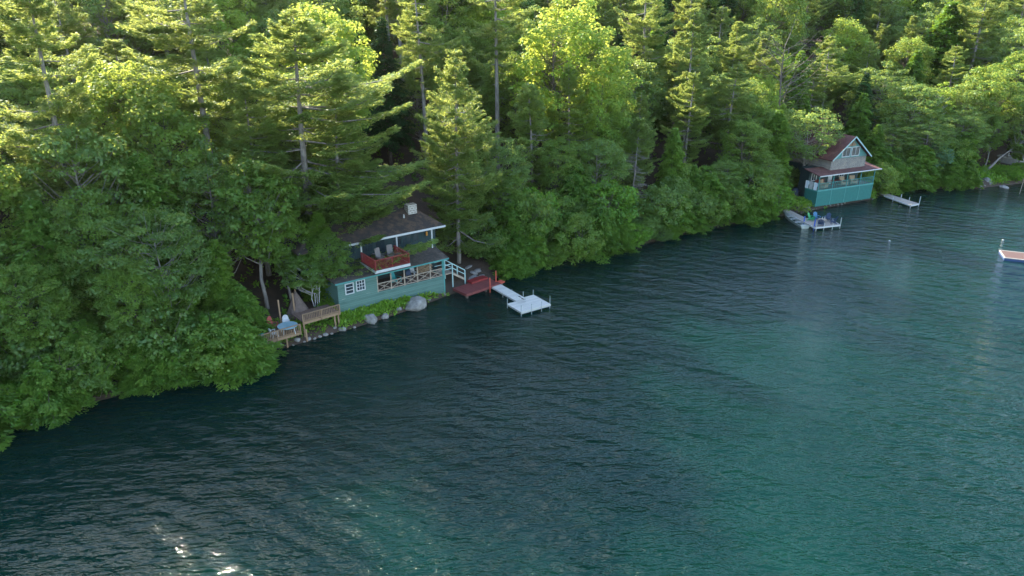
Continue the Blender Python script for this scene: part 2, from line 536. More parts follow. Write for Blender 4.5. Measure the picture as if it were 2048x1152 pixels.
p.inputs['Subsurface Radius'].default_value = (1.0, 1.3, 1.3)
p.inputs['Subsurface Scale'].default_value = 11.0
p.inputs['Roughness'].default_value = 0.03
p.inputs['Specular IOR Level'].default_value = 0.45
p.inputs['Specular Tint'].default_value = (0.84, 1.0, 0.92, 1)
p.inputs['IOR'].default_value = 1.333
wxs, wys = axis(-64, 144, 2.0, 2400), axis(-10, 172, 2.0, 2400)
WX, WY = np.meshgrid(wxs, wys)
W2 = np.stack([WX.ravel(), WY.ravel()], 1)
fet = np.clip(-sdist(W2) / 34.0, 0, 1)
nx, ny = len(wxs), len(wys)
idx = np.arange(nx * ny).reshape(ny, nx)
quads = np.stack([idx[:-1, :-1], idx[:-1, 1:], idx[1:, 1:], idx[1:, :-1]], -1).reshape(-1, 4)
me = bpy.data.meshes.new('lake_water')
me.vertices.add(nx * ny)
me.vertices.foreach_set('co', np.column_stack([W2, np.zeros(len(W2))]).astype(np.float32).ravel())
me.loops.add(quads.size)
me.loops.foreach_set('vertex_index', quads.astype(np.int32).ravel())
me.polygons.add(len(quads))
me.polygons.foreach_set('loop_start', np.arange(0, quads.size, 4, dtype=np.int32))
me.update(calc_edges=True)
me.attributes.new('fetch', 'FLOAT', 'POINT').data.foreach_set('value', fet.astype(np.float32))
me.materials.append(wm)
water = bpy.data.objects.new('lake_water', me)
COL.objects.link(water)
tag(water, 'rippled dark teal lake with greener patches', kind='structure')


# ------------------------------------------------------------------ foliage meshes
class Leaves:
    """many small leaf-shaped faces gathered into one crown mesh"""
    def __init__(self, seed):
        self.r = np.random.default_rng(seed)
        self.V, self.T = [], []

    def add(self, C, D, N, L, W, tone):
        """C centres, D long directions, N facing, lengths, widths, tones"""
        D = D / (np.linalg.norm(D, axis=1, keepdims=True) + 1e-9)
        S = np.cross(D, N)
        S = S / (np.linalg.norm(S, axis=1, keepdims=True) + 1e-9)
        L = np.broadcast_to(np.asarray(L, float), (len(C),))[:, None]
        W = np.broadcast_to(np.asarray(W, float), (len(C),))[:, None]
        a = C - D * L * 0.5
        c = C + D * L * 0.5
        m = C - D * L * 0.08
        self.V.append(np.stack([a, m + S * W * 0.5, c, m - S * W * 0.5], 1))
        self.T.append(np.broadcast_to(np.asarray(tone, float), (len(C),)))

    def mesh(self, name, mat):
        V = np.concatenate(self.V).reshape(-1, 3)
        T = np.concatenate(self.T)
        n = len(T)
        me = bpy.data.meshes.new(name)
        me.vertices.add(4 * n)
        me.vertices.foreach_set('co', V.astype(np.float32).ravel())
        me.loops.add(4 * n)
        me.loops.foreach_set('vertex_index', np.arange(4 * n, dtype=np.int32))
        me.polygons.add(n)
        me.polygons.foreach_set('loop_start', np.arange(0, 4 * n, 4, dtype=np.int32))
        me.update(calc_edges=True)
        at = me.attributes.new('tone', 'FLOAT', 'FACE')
        at.data.foreach_set('value', np.clip(T, 0, 1).astype(np.float32))
        me.materials.append(M[mat])
        return me


def rnd_dirs(r, n, zb=0.0):
    d = r.normal(size=(n, 3))
    d[:, 2] += zb
    return d / np.linalg.norm(d, axis=1, keepdims=True)


def proto_from(name, trunk_mb, trunk_mat, crown_me):
    """an unlinked model of one kind of tree: (trunk mesh, crown mesh)"""
    me = bpy.data.meshes.new(name + '_trunk')
    me.from_pydata(trunk_mb.v, [], trunk_mb.f)
    me.materials.append(M[trunk_mat])
    me.polygons.foreach_set('use_smooth', [True] * len(me.polygons))
    return (me, crown_me)


def gen_broadleaf(seed, H=18.0, Rad=4.5, base=0.22, nclump=150, per=85, leaf=0.30, mat='maple', bark='bark', stems=1, flat=0.62, layered=0.0):
    r = np.random.default_rng(seed)
    lv = Leaves(seed)
    tm = MB()
    cb = H * base
    lob = rnd_dirs(r, 9)
    lamp = r.uniform(-0.26, 0.34, 9)
    tops = []
    lean = r.normal(size=2) * 0.035 * H
    clumps = []
    tries = 0
    while len(clumps) < nclump and tries < nclump * 30:
        tries += 1
        d = rnd_dirs(r, 1, 0.15)[0]
        k = r.uniform(0.35, 1.0) ** 0.45
        lump = 1.0 + float((np.clip(lob @ d, 0, 1) ** 3 * lamp).sum())
        prof = 1.0 - 0.28 * max(0, -d[2])
        c = np.array([d[0] * Rad * k * lump * prof, d[1] * Rad * k * lump * prof, (cb + H) / 2 + d[2] * (H - cb) / 2 * k * (0.8 + 0.2 * lump)])
        if layered:
            step = layered
            c[2] = round(c[2] / step) * step + r.normal() * 0.22 * step
        rc = r.uniform(0.55, 1.15) * Rad / 4.5
        if any(np.linalg.norm((c - q) * np.array([1, 1, 1.35])) < 0.62 * (rc + rq) for q, rq in clumps[-60:]):
            continue
        clumps.append((c, rc))
    for c, rc in clumps:
        n = int(per * (rc / (Rad / 4.5)) ** 2 * 1.95)
        d = rnd_dirs(r, n, 0.35)
        rr = r.uniform(0.35, 1.0, n) ** 0.5
        pos = c + d * rr[:, None] * np.array([rc, rc, rc * flat])
        # a few long shoots break the outline
        far = r.random(n) < 0.10
        pos[far] += d[far] * r.uniform(0.1, 0.5, far.sum())[:, None]
        pos[:, 2] = np.maximum(pos[:, 2], 0.1)
        nn = d * 0.7 + np.array([0, 0, 0.6]) + r.normal(size=(n, 3)) * 0.45
        ld = np.cross(nn, r.normal(size=(n, 3)))
        ct = r.uniform(0.25, 0.75)
        tone = ct + r.normal(size=n) * 0.16
        sz = leaf * 0.82 * r.uniform(0.6, 1.35, n)
        lv.add(pos, ld, nn, sz, sz * r.uniform(0.6, 0.85, n), tone)
    # trunk and limbs
    r0 = 0.012 * H + 0.04
    for s in range(stems):
        off = np.zeros(2) if stems == 1 else r.normal(size=2) * 0.22
        top = np.array([lean[0] + off[0] * 5, lean[1] + off[1] * 5, H * 0.86])
        pts, rs = [], []
        for i in range(8):
            f = i / 7
            q = np.array([off[0], off[1], -0.5]) * (1 - f) + top * f
            q[:2] += r.normal(size=2) * 0.10 * math.sin(f * math.pi)
            pts.append(q); rs.append(r0 * (1 - 0.85 * f) * (1 if stems == 1 else 0.6))
        tm.tube(pts, rs, 8)
        near = [cc for cc in clumps if r.random() < 0.5 / stems]
        for c, rc in near:
            zb = max(cb * 0.6, c[2] - np.linalg.norm(c[:2]) * r.uniform(0.5, 1.0) - 0.3)
            f = min(0.92, max(0.03, (zb + 0.5) / (H * 0.86 + 0.5)))
            i = min(6, int(f * 7)); g = f * 7 - i
            a = pts[i] * (1 - g) + pts[i + 1] * g
            mid = (a + c) / 2 + np.array([0, 0, -0.12 * np.linalg.norm(c - a)]) + r.normal(size=3) * 0.15
            rb = max(0.03, rs[i] * 0.42)
            tm.tube([a, mid, c], [rb, rb * 0.6, 0.015], 5, False)
    return proto_from('broadleaf', tm, bark, lv.mesh('crown', mat))


def gen_pine(seed, H=27.0, Lmax=4.6, base=0.25, mat='pine', bark='grey_bark', dead=0.5, gap=0.98, dens=1.0, side=None, low=0.55):
    """white pine: whorls of level limbs that carry flat plumes of needles"""
    r = np.random.default_rng(seed)
    lv = Leaves(seed)
    tm = MB()
    bend = r.normal(size=2) * 0.022 * H
    def axisp(z):
        f = z / H
        return np.array([bend[0] * f * f, bend[1] * f * f, z])
    r0 = 0.0125 * H
    zs = np.linspace(-0.6, H, 14)
    tm.tube([axisp(z) for z in zs], [max(0.02, r0 * (1 - max(z, 0) / H) ** 0.8 + 0.015) for z in zs], 9)
    z = H * base
    phase = r.uniform(0, 6.28)
    irp = r.uniform(0, 6.28, 3)
    while z < H - 0.3:
        f = (z - H * base) / (H * (1 - base))
        prof = (low + (0.78 - low) / 0.25 * f if f < 0.25 else 1.0 - 0.10 * (f - 0.25)) if f < 0.5 else 0.975 * (1 - ((f - 0.5) / 0.5) ** 1.5 * 0.90)
        nb = int(r.integers(4, 7))
        phase += r.uniform(0.4, 1.3)
        for k in range(nb):
            if r.random() < 0.20:
                continue
            th = phase + 2 * math.pi * k / nb + r.normal() * 0.22
            L = Lmax * prof * r.uniform(0.55, 1.25) * (0.82 + 0.42 * max(0, math.sin(th * 1.0 + irp[0] + 7 * f) * math.cos(irp[1] + 11 * f)) + 0.1 * math.sin(irp[2] + 19 * f))
            if side is not None:
                L *= 1.0 + 0.35 * math.cos(th - side)
            if L < 0.4: L = 0.4
            u = np.array([math.cos(th), math.sin(th), 0])
            sd = np.array([-u[1], u[0], 0])
            rise = 0.35 * (f - 0.35) + r.normal() * 0.08
            a = axisp(z)
            def bp(s):
                return a + u * L * s + np.array([0, 0, L * (rise * s - 0.16 * s * (1 - s) * 2 + 0.16 * s ** 3)])
            rb = max(0.02, 0.014 * L + 0.01)
            tm.tube([bp(0), bp(0.35), bp(0.7), bp(0.95)], [rb, rb * 0.75, rb * 0.45, 0.01], 4, False)
            bare = dead * (1 - f) ** 2 if f < 0.5 else 0
            if r.random() < bare * 0.9:
                for s in np.linspace(0.3, 0.95, 6):
                    q = bp(s)
                    e = q + (u * 0.5 + sd * r.choice([-1, 1])) * L * 0.16 + np.array([0, 0, r.normal() * 0.1])
                    tm.tube([q, e], [rb * 0.35, 0.006], 3, False)
                continue
            # flat plume
            m = int(40 * dens * L)
            s = r.uniform(0.16, 1.0, m) ** 0.72
            width = (0.25 + L * 0.42) * np.sin(np.clip(s * 1.12, 0, 1) * math.pi * 0.86 + 0.25)
            w = r.uniform(-1, 1, m) * width
            # gather the needles in shoots
            w = np.round(w / 0.34) * 0.34 + r.normal(size=m) * 0.07
            base_p = np.array([bp(x) for x in s])
            C = base_p + sd * w[:, None] + np.array([0, 0, 1]) * (0.10 + 0.10 * r.normal(size=m) - 0.10 * np.abs(w))[:, None]
            tone0 = r.uniform(0.3, 0.7) + 0.12 * (s - 0.5)
            for q in range(6):
                jitter = r.normal(size=(m, 3)) * np.array([0.10, 0.10, 0.06])
                D = u * 0.9 + sd * (np.sign(w) * 0.7)[:, None] + r.normal(size=(m, 3)) * np.array([0.55, 0.55, 0.40]) + np.array([0, 0, 0.28])
                N = np.array([0, 0, 1.0]) + r.normal(size=(m, 3)) * 0.5
                lv.add(C + jitter, D, N, 0.36 * r.uniform(0.7, 1.25, m), 0.085, tone0 + r.normal(size=m) * 0.13)
        z += gap * r.uniform(0.7, 1.3) * (1.0 if f < 0.75 else 0.7)
    # dead stubs below the crown
    z = H * 0.06
    while z < H * base:
        th = r.uniform(0, 6.28)
        a = axisp(z)
        L = r.uniform(0.6, 2.2) * Lmax / 4.6
        e = a + np.array([math.cos(th) * L, math.sin(th) * L, -0.15 * L])
        tm.tube([a, (a + e) / 2 + np.array([0, 0, 0.1]), e], [0.035, 0.022, 0.008], 4, False)
        z += r.uniform(0.4, 1.1)
    return proto_from('pine', tm, bark, lv.mesh('crown', mat))


def gen_hemlock(seed, H=16.0, Rad=3.4, base=0.06, mat='hemlock', bark='bark', dens=1.0, droop=0.34, irr=0.3):
    """hemlock or spruce: a cone of drooping flat sprays"""
    r = np.random.default_rng(seed)
    lv = Leaves(seed)
    tm = MB()
    r0 = 0.011 * H + 0.03
    zs = np.linspace(-0.5, H, 10)
    tm.tube([(0, 0, z) for z in zs], [max(0.015, r0 * (1 - max(z, 0) / H)) for z in zs], 8)
    z = H * base + 0.2
    lobes = r.uniform(0, 6.28, 4)
    lz = r.uniform(0.1, 0.9, 4)
    while z < H - 0.15:
        f = z / H
        prof = (1 - f) ** 0.72
        nb = int(r.integers(5, 9))
        ph = r.uniform(0, 6.28)
        for k in range(nb):
            th = ph + 2 * math.pi * k / nb + r.normal() * 0.3
            bulge = sum(math.exp(-((f - b0) / 0.12) ** 2) * max(0, math.cos(th - a0)) for a0, b0 in zip(lobes, lz))
            L = Rad * prof * r.uniform(1 - irr, 1 + irr) * (0.85 + 0.4 * bulge) + 0.25
            u = np.array([math.cos(th), math.sin(th), 0]); sd = np.array([-u[1], u[0], 0])
            up0 = 0.25 * f + r.normal() * 0.07
            def bp(s):
                return np.array([0, 0, z]) + u * L * s + np.array([0, 0, 1]) * L * (up0 * s - droop * s * s)
            rb = 0.012 * L + 0.012
            tm.tube([bp(0), bp(0.5), bp(0.92)], [rb, rb * 0.6, 0.008], 4, False)
            m = int(34 * dens * L)
            s = r.uniform(0.12, 1.0, m) ** 0.65
            width = L * 0.36 * (1.05 - s) ** 0.5 + 0.08
            w = r.uniform(-1, 1, m) * width
            w = np.round(w / 0.26) * 0.26 + r.normal(size=m) * 0.05
            P = np.array([bp(x) for x in s])
            C = P + sd * w[:, None] - np.array([0, 0, 1]) * (0.22 * np.abs(w) + r.normal(size=m) * 0.07)[:, None]
            tone0 = r.uniform(0.3, 0.65)
            for q in range(2):
                D = u * 1.0 + sd * (np.sign(w) * 0.6)[:, None] + r.normal(size=(m, 3)) * np.array([0.4, 0.4, 0.25]) - np.array([0, 0, 0.25])
                N = np.array([0, 0, 1.0]) + u * 0.35 + r.normal(size=(m, 3)) * 0.38
                lv.add(C + r.normal(size=(m, 3)) * 0.09, D, N, 0.34 * r.uniform(0.65, 1.3, m), 0.15, tone0 + 0.3 * (s - 0.5) + r.normal(size=m) * 0.12)
        z += r.uniform(0.22, 0.42) * (1.0 + 0.4 * (H > 14))
    return proto_from('hemlock', tm, bark, lv.mesh('crown', mat))


def gen_dead(seed, H=14.0, bark='grey_bark', rise=(-0.12, 0.25), reach=1.0, start=0.18):
    r = np.random.default_rng(seed)
    tm, br = MB(), MB()
    zs = np.linspace(-0.5, H, 10)
    tm.tube([(0.02 * z * math.sin(z * 0.4), 0.02 * z, z) for z in zs], [0.19 * (1 - max(z, 0) / H * 0.88) for z in zs], 8)
    z = H * start
    while z < H:
        th = r.uniform(0, 6.28)
        L = ((H - z) * 0.16 + r.uniform(0.9, 2.2)) * reach
        u = np.array([math.cos(th), math.sin(th), 0]); s2 = np.array([-u[1], u[0], 0])
        a = np.array([0.02 * z * math.sin(z * 0.4), 0.02 * z, z])
        up = r.uniform(*rise)
        br.tube([a, a + u * L * 0.5 + [0, 0, up * L * 0.5], a + u * L + [0, 0, up * L * 1.3]], [0.045, 0.03, 0.008], 4, False)
        for q in np.linspace(0.25, 0.98, 9):
            o = a + u * L * q + np.array([0, 0, up * L * q])
            sg = r.choice([-1, 1])
            l2 = L * 0.34 * (1.15 - q) + 0.2
            e = o + (u * 0.7 + s2 * sg * 0.8) * l2 + np.array([0, 0, r.normal() * 0.12])
            br.tube([o, e], [0.017, 0.006], 3, False)
            e2 = (o + e) / 2 + (u * 0.8 - s2 * sg * 0.3) * l2 * 0.5
            br.tube([(o + e) / 2, e2], [0.011, 0.005], 3, False)
        z += r.uniform(0.22, 0.42)
    bm_ = bpy.data.meshes.new('branches')
    bm_.from_pydata(br.v, [], br.f)
    bm_.materials.append(M[bark])
    return proto_from('dead', tm, bark, bm_)


PROTO = {}   # key -> (trunk mesh, crown mesh, height, half width, kind name)


def reg(key, pr, H, Wd, kind):
    PROTO[key] = (pr[0], pr[1], H, Wd, kind)


for i in range(4):
    reg('maple%d' % i, gen_broadleaf(10 + i, 18, 4.6, 0.22, 175, 95, 0.30, 'maple', 'bark'), 18, 4.6, 'broadleaf_tree')
for i in range(3):
    reg('oak%d' % i, gen_broadleaf(30 + i, 16, 5.2, 0.2, 165, 80, 0.30, 'oak', 'grey_bark', flat=0.42, layered=1.25), 16, 5.2, 'broadleaf_tree')
for i in range(2):
    reg('bright%d' % i, gen_broadleaf(40 + i, 17, 4.6, 0.2, 175, 95, 0.30, 'yellowleaf', 'bark'), 17, 4.6, 'broadleaf_tree')
for i in range(2):
    reg('young%d' % i, gen_broadleaf(50 + i, 11, 2.8, 0.34, 125, 72, 0.26, 'maple', 'grey_bark', flat=0.6), 11, 2.7, 'broadleaf_tree')
reg('deckmaple', gen_broadleaf(58, 6.5, 2.7, 0.42, 75, 75, 0.24, 'oak', 'pale_bark', stems=4, flat=0.55), 6.5, 2.7, 'broadleaf_tree')
reg('highoak', gen_broadleaf(59, 13, 4.6, 0.45, 105, 80, 0.30, 'oak', 'grey_bark', flat=0.45, layered=1.2), 13, 4.6, 'broadleaf_tree')
reg('leantree', gen_broadleaf(141, 9, 1.7, 0.55, 45, 60, 0.30, 'oak', 'grey_bark'), 9, 1.7, 'broadleaf_tree')
reg('birch', gen_broadleaf(60, 13, 2.4, 0.45, 46, 55, 0.25, 'bright' if False else 'yellowleaf', 'pale_bark', stems=2), 13, 2.4, 'birch_tree')
reg('silver', gen_broadleaf(61, 8, 3.2, 0.04, 120, 80, 0.26, 'silver', 'grey_bark', stems=3), 8, 3.2, 'broadleaf_tree')
for i in range(4):
    reg('pine%d' % i, gen_pine(70 + i, 27, 4.7, 0.24 if i < 3 else 0.4, dead=0.45), 27, 4.7, 'pine_tree')
reg('starpine', gen_pine(80, 27, 6.8, 0.13, dead=0.0, gap=0.95, dens=1.05, side=R(-10), low=1.05), 27, 6.6, 'pine_tree')
reg('boughpine', gen_pine(83, 24, 5.4, 0.13, dead=0.0, gap=0.9, dens=1.05, low=1.0), 24, 5.4, 'pine_tree')
reg('trunkpine', gen_pine(81, 28, 4.4, 0.52, dead=0.3), 28, 4.4, 'pine_tree')
reg('smallpine', gen_pine(82, 14, 2.8, 0.3, dead=0.9, gap=0.6), 14, 2.8, 'pine_tree')
for i in range(3):
    reg('hemlock%d' % i, gen_hemlock(90 + i, 13, 3.3), 13, 3.3, 'hemlock_tree')
for i in range(2):
    reg('spruce%d' % i, gen_hemlock(95 + i, 22, 3.6, 0.16, 'spruce', 'bark', 0.85, 0.42), 22, 3.6, 'spruce_tree')
for i in range(2):
    reg('lowhemlock%d' % i, gen_hemlock(100 + i, 6, 3.0, 0.02, 'hemlock', 'bark', 1.1, 0.30, 0.4), 6, 3.0, 'hemlock_tree')
reg('dead', gen_dead(110), 14, 3.0, 'dead_tree')
reg('snag', gen_dead(111, 14, 'bark', (0.35, 1.0), 1.5, 0.4), 14, 3.6, 'dead_tree')
for i in range(4):
    reg('bush%d' % i, gen_broadleaf(120 + i, 4.2, 2.5, 0.0, 90, 62, 0.24, ['maple', 'oak', 'maple', 'fern'][i], 'bark', stems=3, flat=0.7), 4.2, 2.5, 'shrub')
reg('gold', gen_broadleaf(130, 1.1, 0.8, 0.0, 22, 40, 0.15, 'yellowleaf', 'bark', stems=3), 1.1, 0.8, 'shrub')

TREES = []
OBJ_TOPS = []


STAR = {}
def place(key, x, y, H, wscale=1.0, label=None, cat=None, group=None, rz=None, lean=(0, 0)):
    tr, cr, h0, w0, kind = PROTO[key]
    z = ground_z(x, y)
    s = H / h0
    o = bpy.data.objects.new(kind, None)
    o.empty_display_size = 0.5
    COL.objects.link(o)
    o.location = (x, y, max(z, 0.0))
    o.rotation_euler = (lean[0], lean[1], rng.uniform(0, 6.28) if rz is None else rz)
    sw = s ** 0.6 * wscale
    o.scale = (sw, sw, s)
    a = bpy.data.objects.new('trunk' if kind != 'shrub' else 'stems', tr)
    b = bpy.data.objects.new('branches' if kind == 'dead_tree' else ('crown' if kind != 'shrub' else 'foliage'), cr)
    for c in (a, b):
        COL.objects.link(c)
        c.parent = o
    cat = cat or {'broadleaf_tree': 'tree', 'pine_tree': 'pine tree', 'hemlock_tree': 'hemlock', 'spruce_tree': 'spruce', 'dead_tree': 'dead tree', 'birch_tree': 'birch', 'shrub': 'shrub'}[kind]
    tag(o, label, cat, group)
    TREES.append(dict(o=o, key=key, kind=kind, x=x, y=y, z=z, H=H, w=w0 * sw, label=label))
    return o


def at_depth(px, py, d):
    """ground point d metres behind the shore on the vertical line seen through photo pixel (px, py), and the height there"""
    u = (px - 1024) / FPX
    v = (576 - py) / FPX
    k = u / (CS + v * SN)
    Y = np.linspace(22, 330, 3081)
    X = Y * k
    D = sdist(np.stack([X, Y], 1))
    ok = np.where(D >= d)[0]
    i = ok[0] if len(ok) else len(Y) - 1
    zt = CAM_Z + Y[i] * (-SN + v * CS) / (CS + v * SN)
    return float(X[i]), float(Y[i]), float(zt)


# prominent trees: model, top pixel x, top pixel y, metres behind the shore, width factor, label
HAND = [
    ('pine0', 25, -70, 13, 1.05, 'tall white pine at the far left edge with bare trunk showing through its plumes'),
    ('trunkpine', 352, -95, 15, 1.25, 'tall white pine with long exposed trunk left of the cabin, sunlit at its top'),
    ('starpine', 570, 18, 10, 1.4, 'big white pine with long level limbs spreading over the green cabin roof'),
    ('boughpine', 905, 100, 4.0, 0.85, 'slender white pine rising from the bank beside the red dock platform'),
    ('pine3', 836, -70, 26, 1.0, 'white pine behind the cabin with a grey trunk bare below its upper limbs'),
    ('trunkpine', 992, -130, 20, 1.0, 'very tall pine whose bare grey trunk shows right of the slender cabin pine'),
    ('smallpine', 1068, 165, 10, 1.1, 'small pine with thin bare lower twigs right of the tall bare-trunked pine'),
    ('pine2', 1302, -90, 24, 1.0, 'tall pine in the middle of the slope with dark trunk and tufted limbs'),
    ('pine0', 1392, 15, 14, 1.0, 'sunlit white pine above the dead-limbed tree in the middle of the shore'),
    ('smallpine', 1276, 235, 5.5, 1.0, 'thin pine with bare pale lower branches in the middle of the wooded shore'),
    ('dead', 1272, 300, 4.5, 1.0, 'dead grey tree with bare twiggy limbs above the middle shore shrubs'),
    ('snag', 1578, 88, 12.5, 1.3, 'dead tree with bare brownish branches behind the cottage roof'),
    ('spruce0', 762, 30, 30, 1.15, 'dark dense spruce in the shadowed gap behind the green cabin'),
    ('hemlock1', 712, -60, 50, 1.4, 'tall hemlock filling the top of the shadowed gap behind the cabin'),
    ('maple0', 745, -90, 58, 1.3, 'leafy tree on the crest above the shadowed gap'),
    ('maple2', 885, -60, 44, 1.4, 'leafy tree on the crest right of the shadowed gap'),
    ('pine1', 862, -110, 56, 1.3, 'pine on the crest right of the shadowed gap'),
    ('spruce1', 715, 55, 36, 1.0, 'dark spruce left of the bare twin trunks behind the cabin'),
    ('bright0', 635, 5, 22, 1.15, 'bright yellow-green maple glowing in sun right of the big cabin pine'),
    ('bright1', 1130, 0, 17, 1.3, 'large sunlit yellow-green tree at the top centre of the slope'),
    ('bright0', 1205, 125, 11, 0.9, 'sunlit yellow-green tree just below the largest bright crown of the centre'),
    ('maple0', 205, 110, 17, 1.15, 'sun-dappled maple left of the tall bare-trunked pine'),
    ('maple1', 300, 165, 13, 1.05, 'broadleaf tree under the tall pine with only its crown top in sun'),
    ('oak0', 120, 240, 10, 1.0, 'shaded broadleaf tree in front of the far left pine'),
    ('maple2', 470, 110, 20, 1.0, 'maple partly in sun between the two left pines'),
    ('hemlock0', 58, 395, 6, 1.05, 'pointed green hemlock at the left edge above the shore shrubs'),
    ('maple3', 172, 385, 6, 0.9, 'round-topped green maple beside the pointed hemlock on the left shore'),
    ('oak1', 300, 425, 3.5, 0.95, 'wide leafy tree with pale leaves over the left shore'),
    ('maple0', 240, 520, 2.2, 0.85, 'low broad tree leaning out over the water on the left shore'),
    ('hemlock1', 425, 480, 4, 0.9, 'yellow-green hemlock with layered sprays left of the wooden deck'),
    ('lowhemlock0', 475, 570, 2.4, 1.0, 'low hemlock with drooping sprays at the water left of the deck'),
    ('young0', 493, 325, 6, 1.1, 'young maple with a thin grey trunk left of the green cabin'),
    ('hemlock1', 634, 425, 5.5, 1.1, 'layered hemlock pressed against the left wall of the cabin'),
    ('boughpine', 655, 205, 9.5, 1.25, 'white pine with long low limbs reaching over the left end of the cabin roof'),
    ('young0', 655, 470, 3.2, 1.0, 'small leafy tree in front of the left corner of the cabin'),
    ('highoak', 1622, 222, 4.8, 1.05, 'leafy tree standing against the left side of the cottage'),
    ('young1', 560, 430, 6, 1.0, 'young tree with pale trunk leaning over the wooden deck'),
    ('oak2', 395, 290, 9, 0.9, 'shaded broadleaf tree below the tall bare-trunked pine'),
    ('maple1', 30, 520, 3, 0.9, 'dense maple at the left edge of the photo over the water'),
    ('deckmaple', 620, 508, 3.6, 1.0, 'small multi-stemmed tree with pale stems growing through the wooden deck'),
    ('oak0', 1005, 270, 7, 0.8, 'dark leafy tree right of the slender cabin pine'),
    ('young1', 1008, 345, 4.5, 1.0, 'narrow glossy-leaved tree beside the stone path to the red dock'),
    ('hemlock2', 955, 225, 14, 1.0, 'shaded hemlock behind the slender cabin pine'),
    ('maple2', 1120, 275, 8, 0.95, 'leafy tree with forked grey trunk below the bright centre crowns'),
    ('oak1', 1066, 390, 3.2, 0.8, 'glossy-leaved tree over the shore right of the stone path'),
    ('oak2', 1160, 395, 3, 0.8, 'dense leafy tree over the shore left of the dead grey tree'),
    ('hemlock0', 1195, 440, 2.5, 0.9, 'hemlock with yellow-green sprays dipping to the water at mid shore'),
    ('maple3', 1225, 225, 9, 0.85, 'round green maple behind the dead grey tree'),
    ('hemlock1', 1350, 255, 5, 0.9, 'dark layered hemlock right of the dead grey tree'),
    ('hemlock2', 1390, 330, 3, 0.85, 'shore hemlock with drooping sprays right of the dead grey tree'),
    ('maple0', 1500, 235, 5, 1.0, 'big leafy tree leaning toward the left side of the cottage'),
    ('bright1', 1535, 150, 14.5, 0.85, 'tall leafy tree catching sun above the cottage chimney'),
    ('oak0', 1455, 320, 3.0, 0.9, 'wide leafy tree with pale forked trunk left of the chair dock'),
    ('oak1', 1530, 310, 2.5, 0.8, 'leafy tree hanging over the start of the chair dock'),
    ('bright0', 1700, 35, 30, 1.1, 'sunlit pale tree high on the slope behind the cottage'),
    ('maple1', 1665, 110, 24, 1.1, 'dark green maple behind the cottage chimney'),
    ('oak2', 1765, 130, 15, 1.2, 'spreading oak with level layered limbs right of the cottage gable'),
    ('oak0', 1835, 165, 9, 1.2, 'low wide oak whose limbs reach toward the cottage from the right'),
    ('oak1', 1790, 250, 5, 1.0, 'shaded leafy tree leaning over the narrow dock'),
    ('birch', 1893, 165, 10, 1.2, 'thin pale-stemmed birch with sparse sunlit top right of the cottage'),
    ('silver', 1880, 285, 2.8, 0.9, 'silvery pale-leaved shrub tree at the shore right of the narrow dock'),
    ('hemlock0', 1910, 0, 28, 1.5, 'pointed sunlit conifer at the top right of the slope'),
    ('pine1', 1985, -40, 24, 1.2, 'sunlit white pine near the top right corner'),
    ('maple2', 1985, 130, 10, 1.1, 'dense maple above the leaning trunk on the right'),
    ('maple3', 2045, 100, 14, 1.2, 'leafy tree cut by the right edge above the stone patio'),
    ('oak2', 1935, 215, 6, 1.0, 'shaded tree above the round shore boulder on the right'),
]
for key, px, py, d, ws, lab in HAND:
    x, y, zt = at_depth(px, py, d)
    H = max(2.0, zt - ground_z(x, y))
    place(key, x, y, H, ws, lab, rz=0.0 if key == 'starpine' else None)

# ------------------------------------------------------------------ frames for buildings and docks
def frame_of(a, b):
    """origin and heading of a local frame whose x axis runs from a to b"""
    return Vector(a), math.atan2(b[1] - a[1], b[0] - a[0])


def to_local(o, rz, p):
    q = Vector(p) - o
    c, s = math.cos(rz), math.sin(rz)
    return Vector((q.x * c + q.y * s, -q.x * s + q.y * c, q.z))


def to_world(o, rz, p):
    c, s = math.cos(rz), math.sin(rz)
    return Vector((o.x + p[0] * c - p[1] * s, o.y + p[0] * s + p[1] * c, o.z + p[2]))


def window(parent, x, y, z, w, h, cols=2, rows=2, fmat='white', d=0.05):
    """a framed window on a front wall at y (facing -y)"""
    f = MB()
    t_ = 0.09
    f.bx(x - w / 2 - t_, x + w / 2 + t_, y - d, y, z - h / 2 - t_, z - h / 2).bx(x - w / 2 - t_, x + w / 2 + t_, y - d, y, z + h / 2, z + h / 2 + t_)
    f.bx(x - w / 2 - t_, x - w / 2, y - d, y, z - h / 2, z + h / 2).bx(x + w / 2, x + w / 2 + t_, y - d, y, z - h / 2, z + h / 2)
    for i in range(1, cols):
        q = x - w / 2 + w * i / cols
        f.bx(q - 0.022, q + 0.022, y - d * 0.8, y - 0.012, z - h / 2, z + h / 2)
    for i in range(1, rows):
        q = z - h / 2 + h * i / rows
        f.bx(x - w / 2, x + w / 2, y - d * 0.7, y - 0.013, q - 0.025, q + 0.025)
    wo = f.build('window', fmat, parent)
    MB().bx(x - w / 2, x + w / 2, y - 0.01, y - 0.002, z - h / 2, z + h / 2).build('pane', 'glass', wo)
    return wo


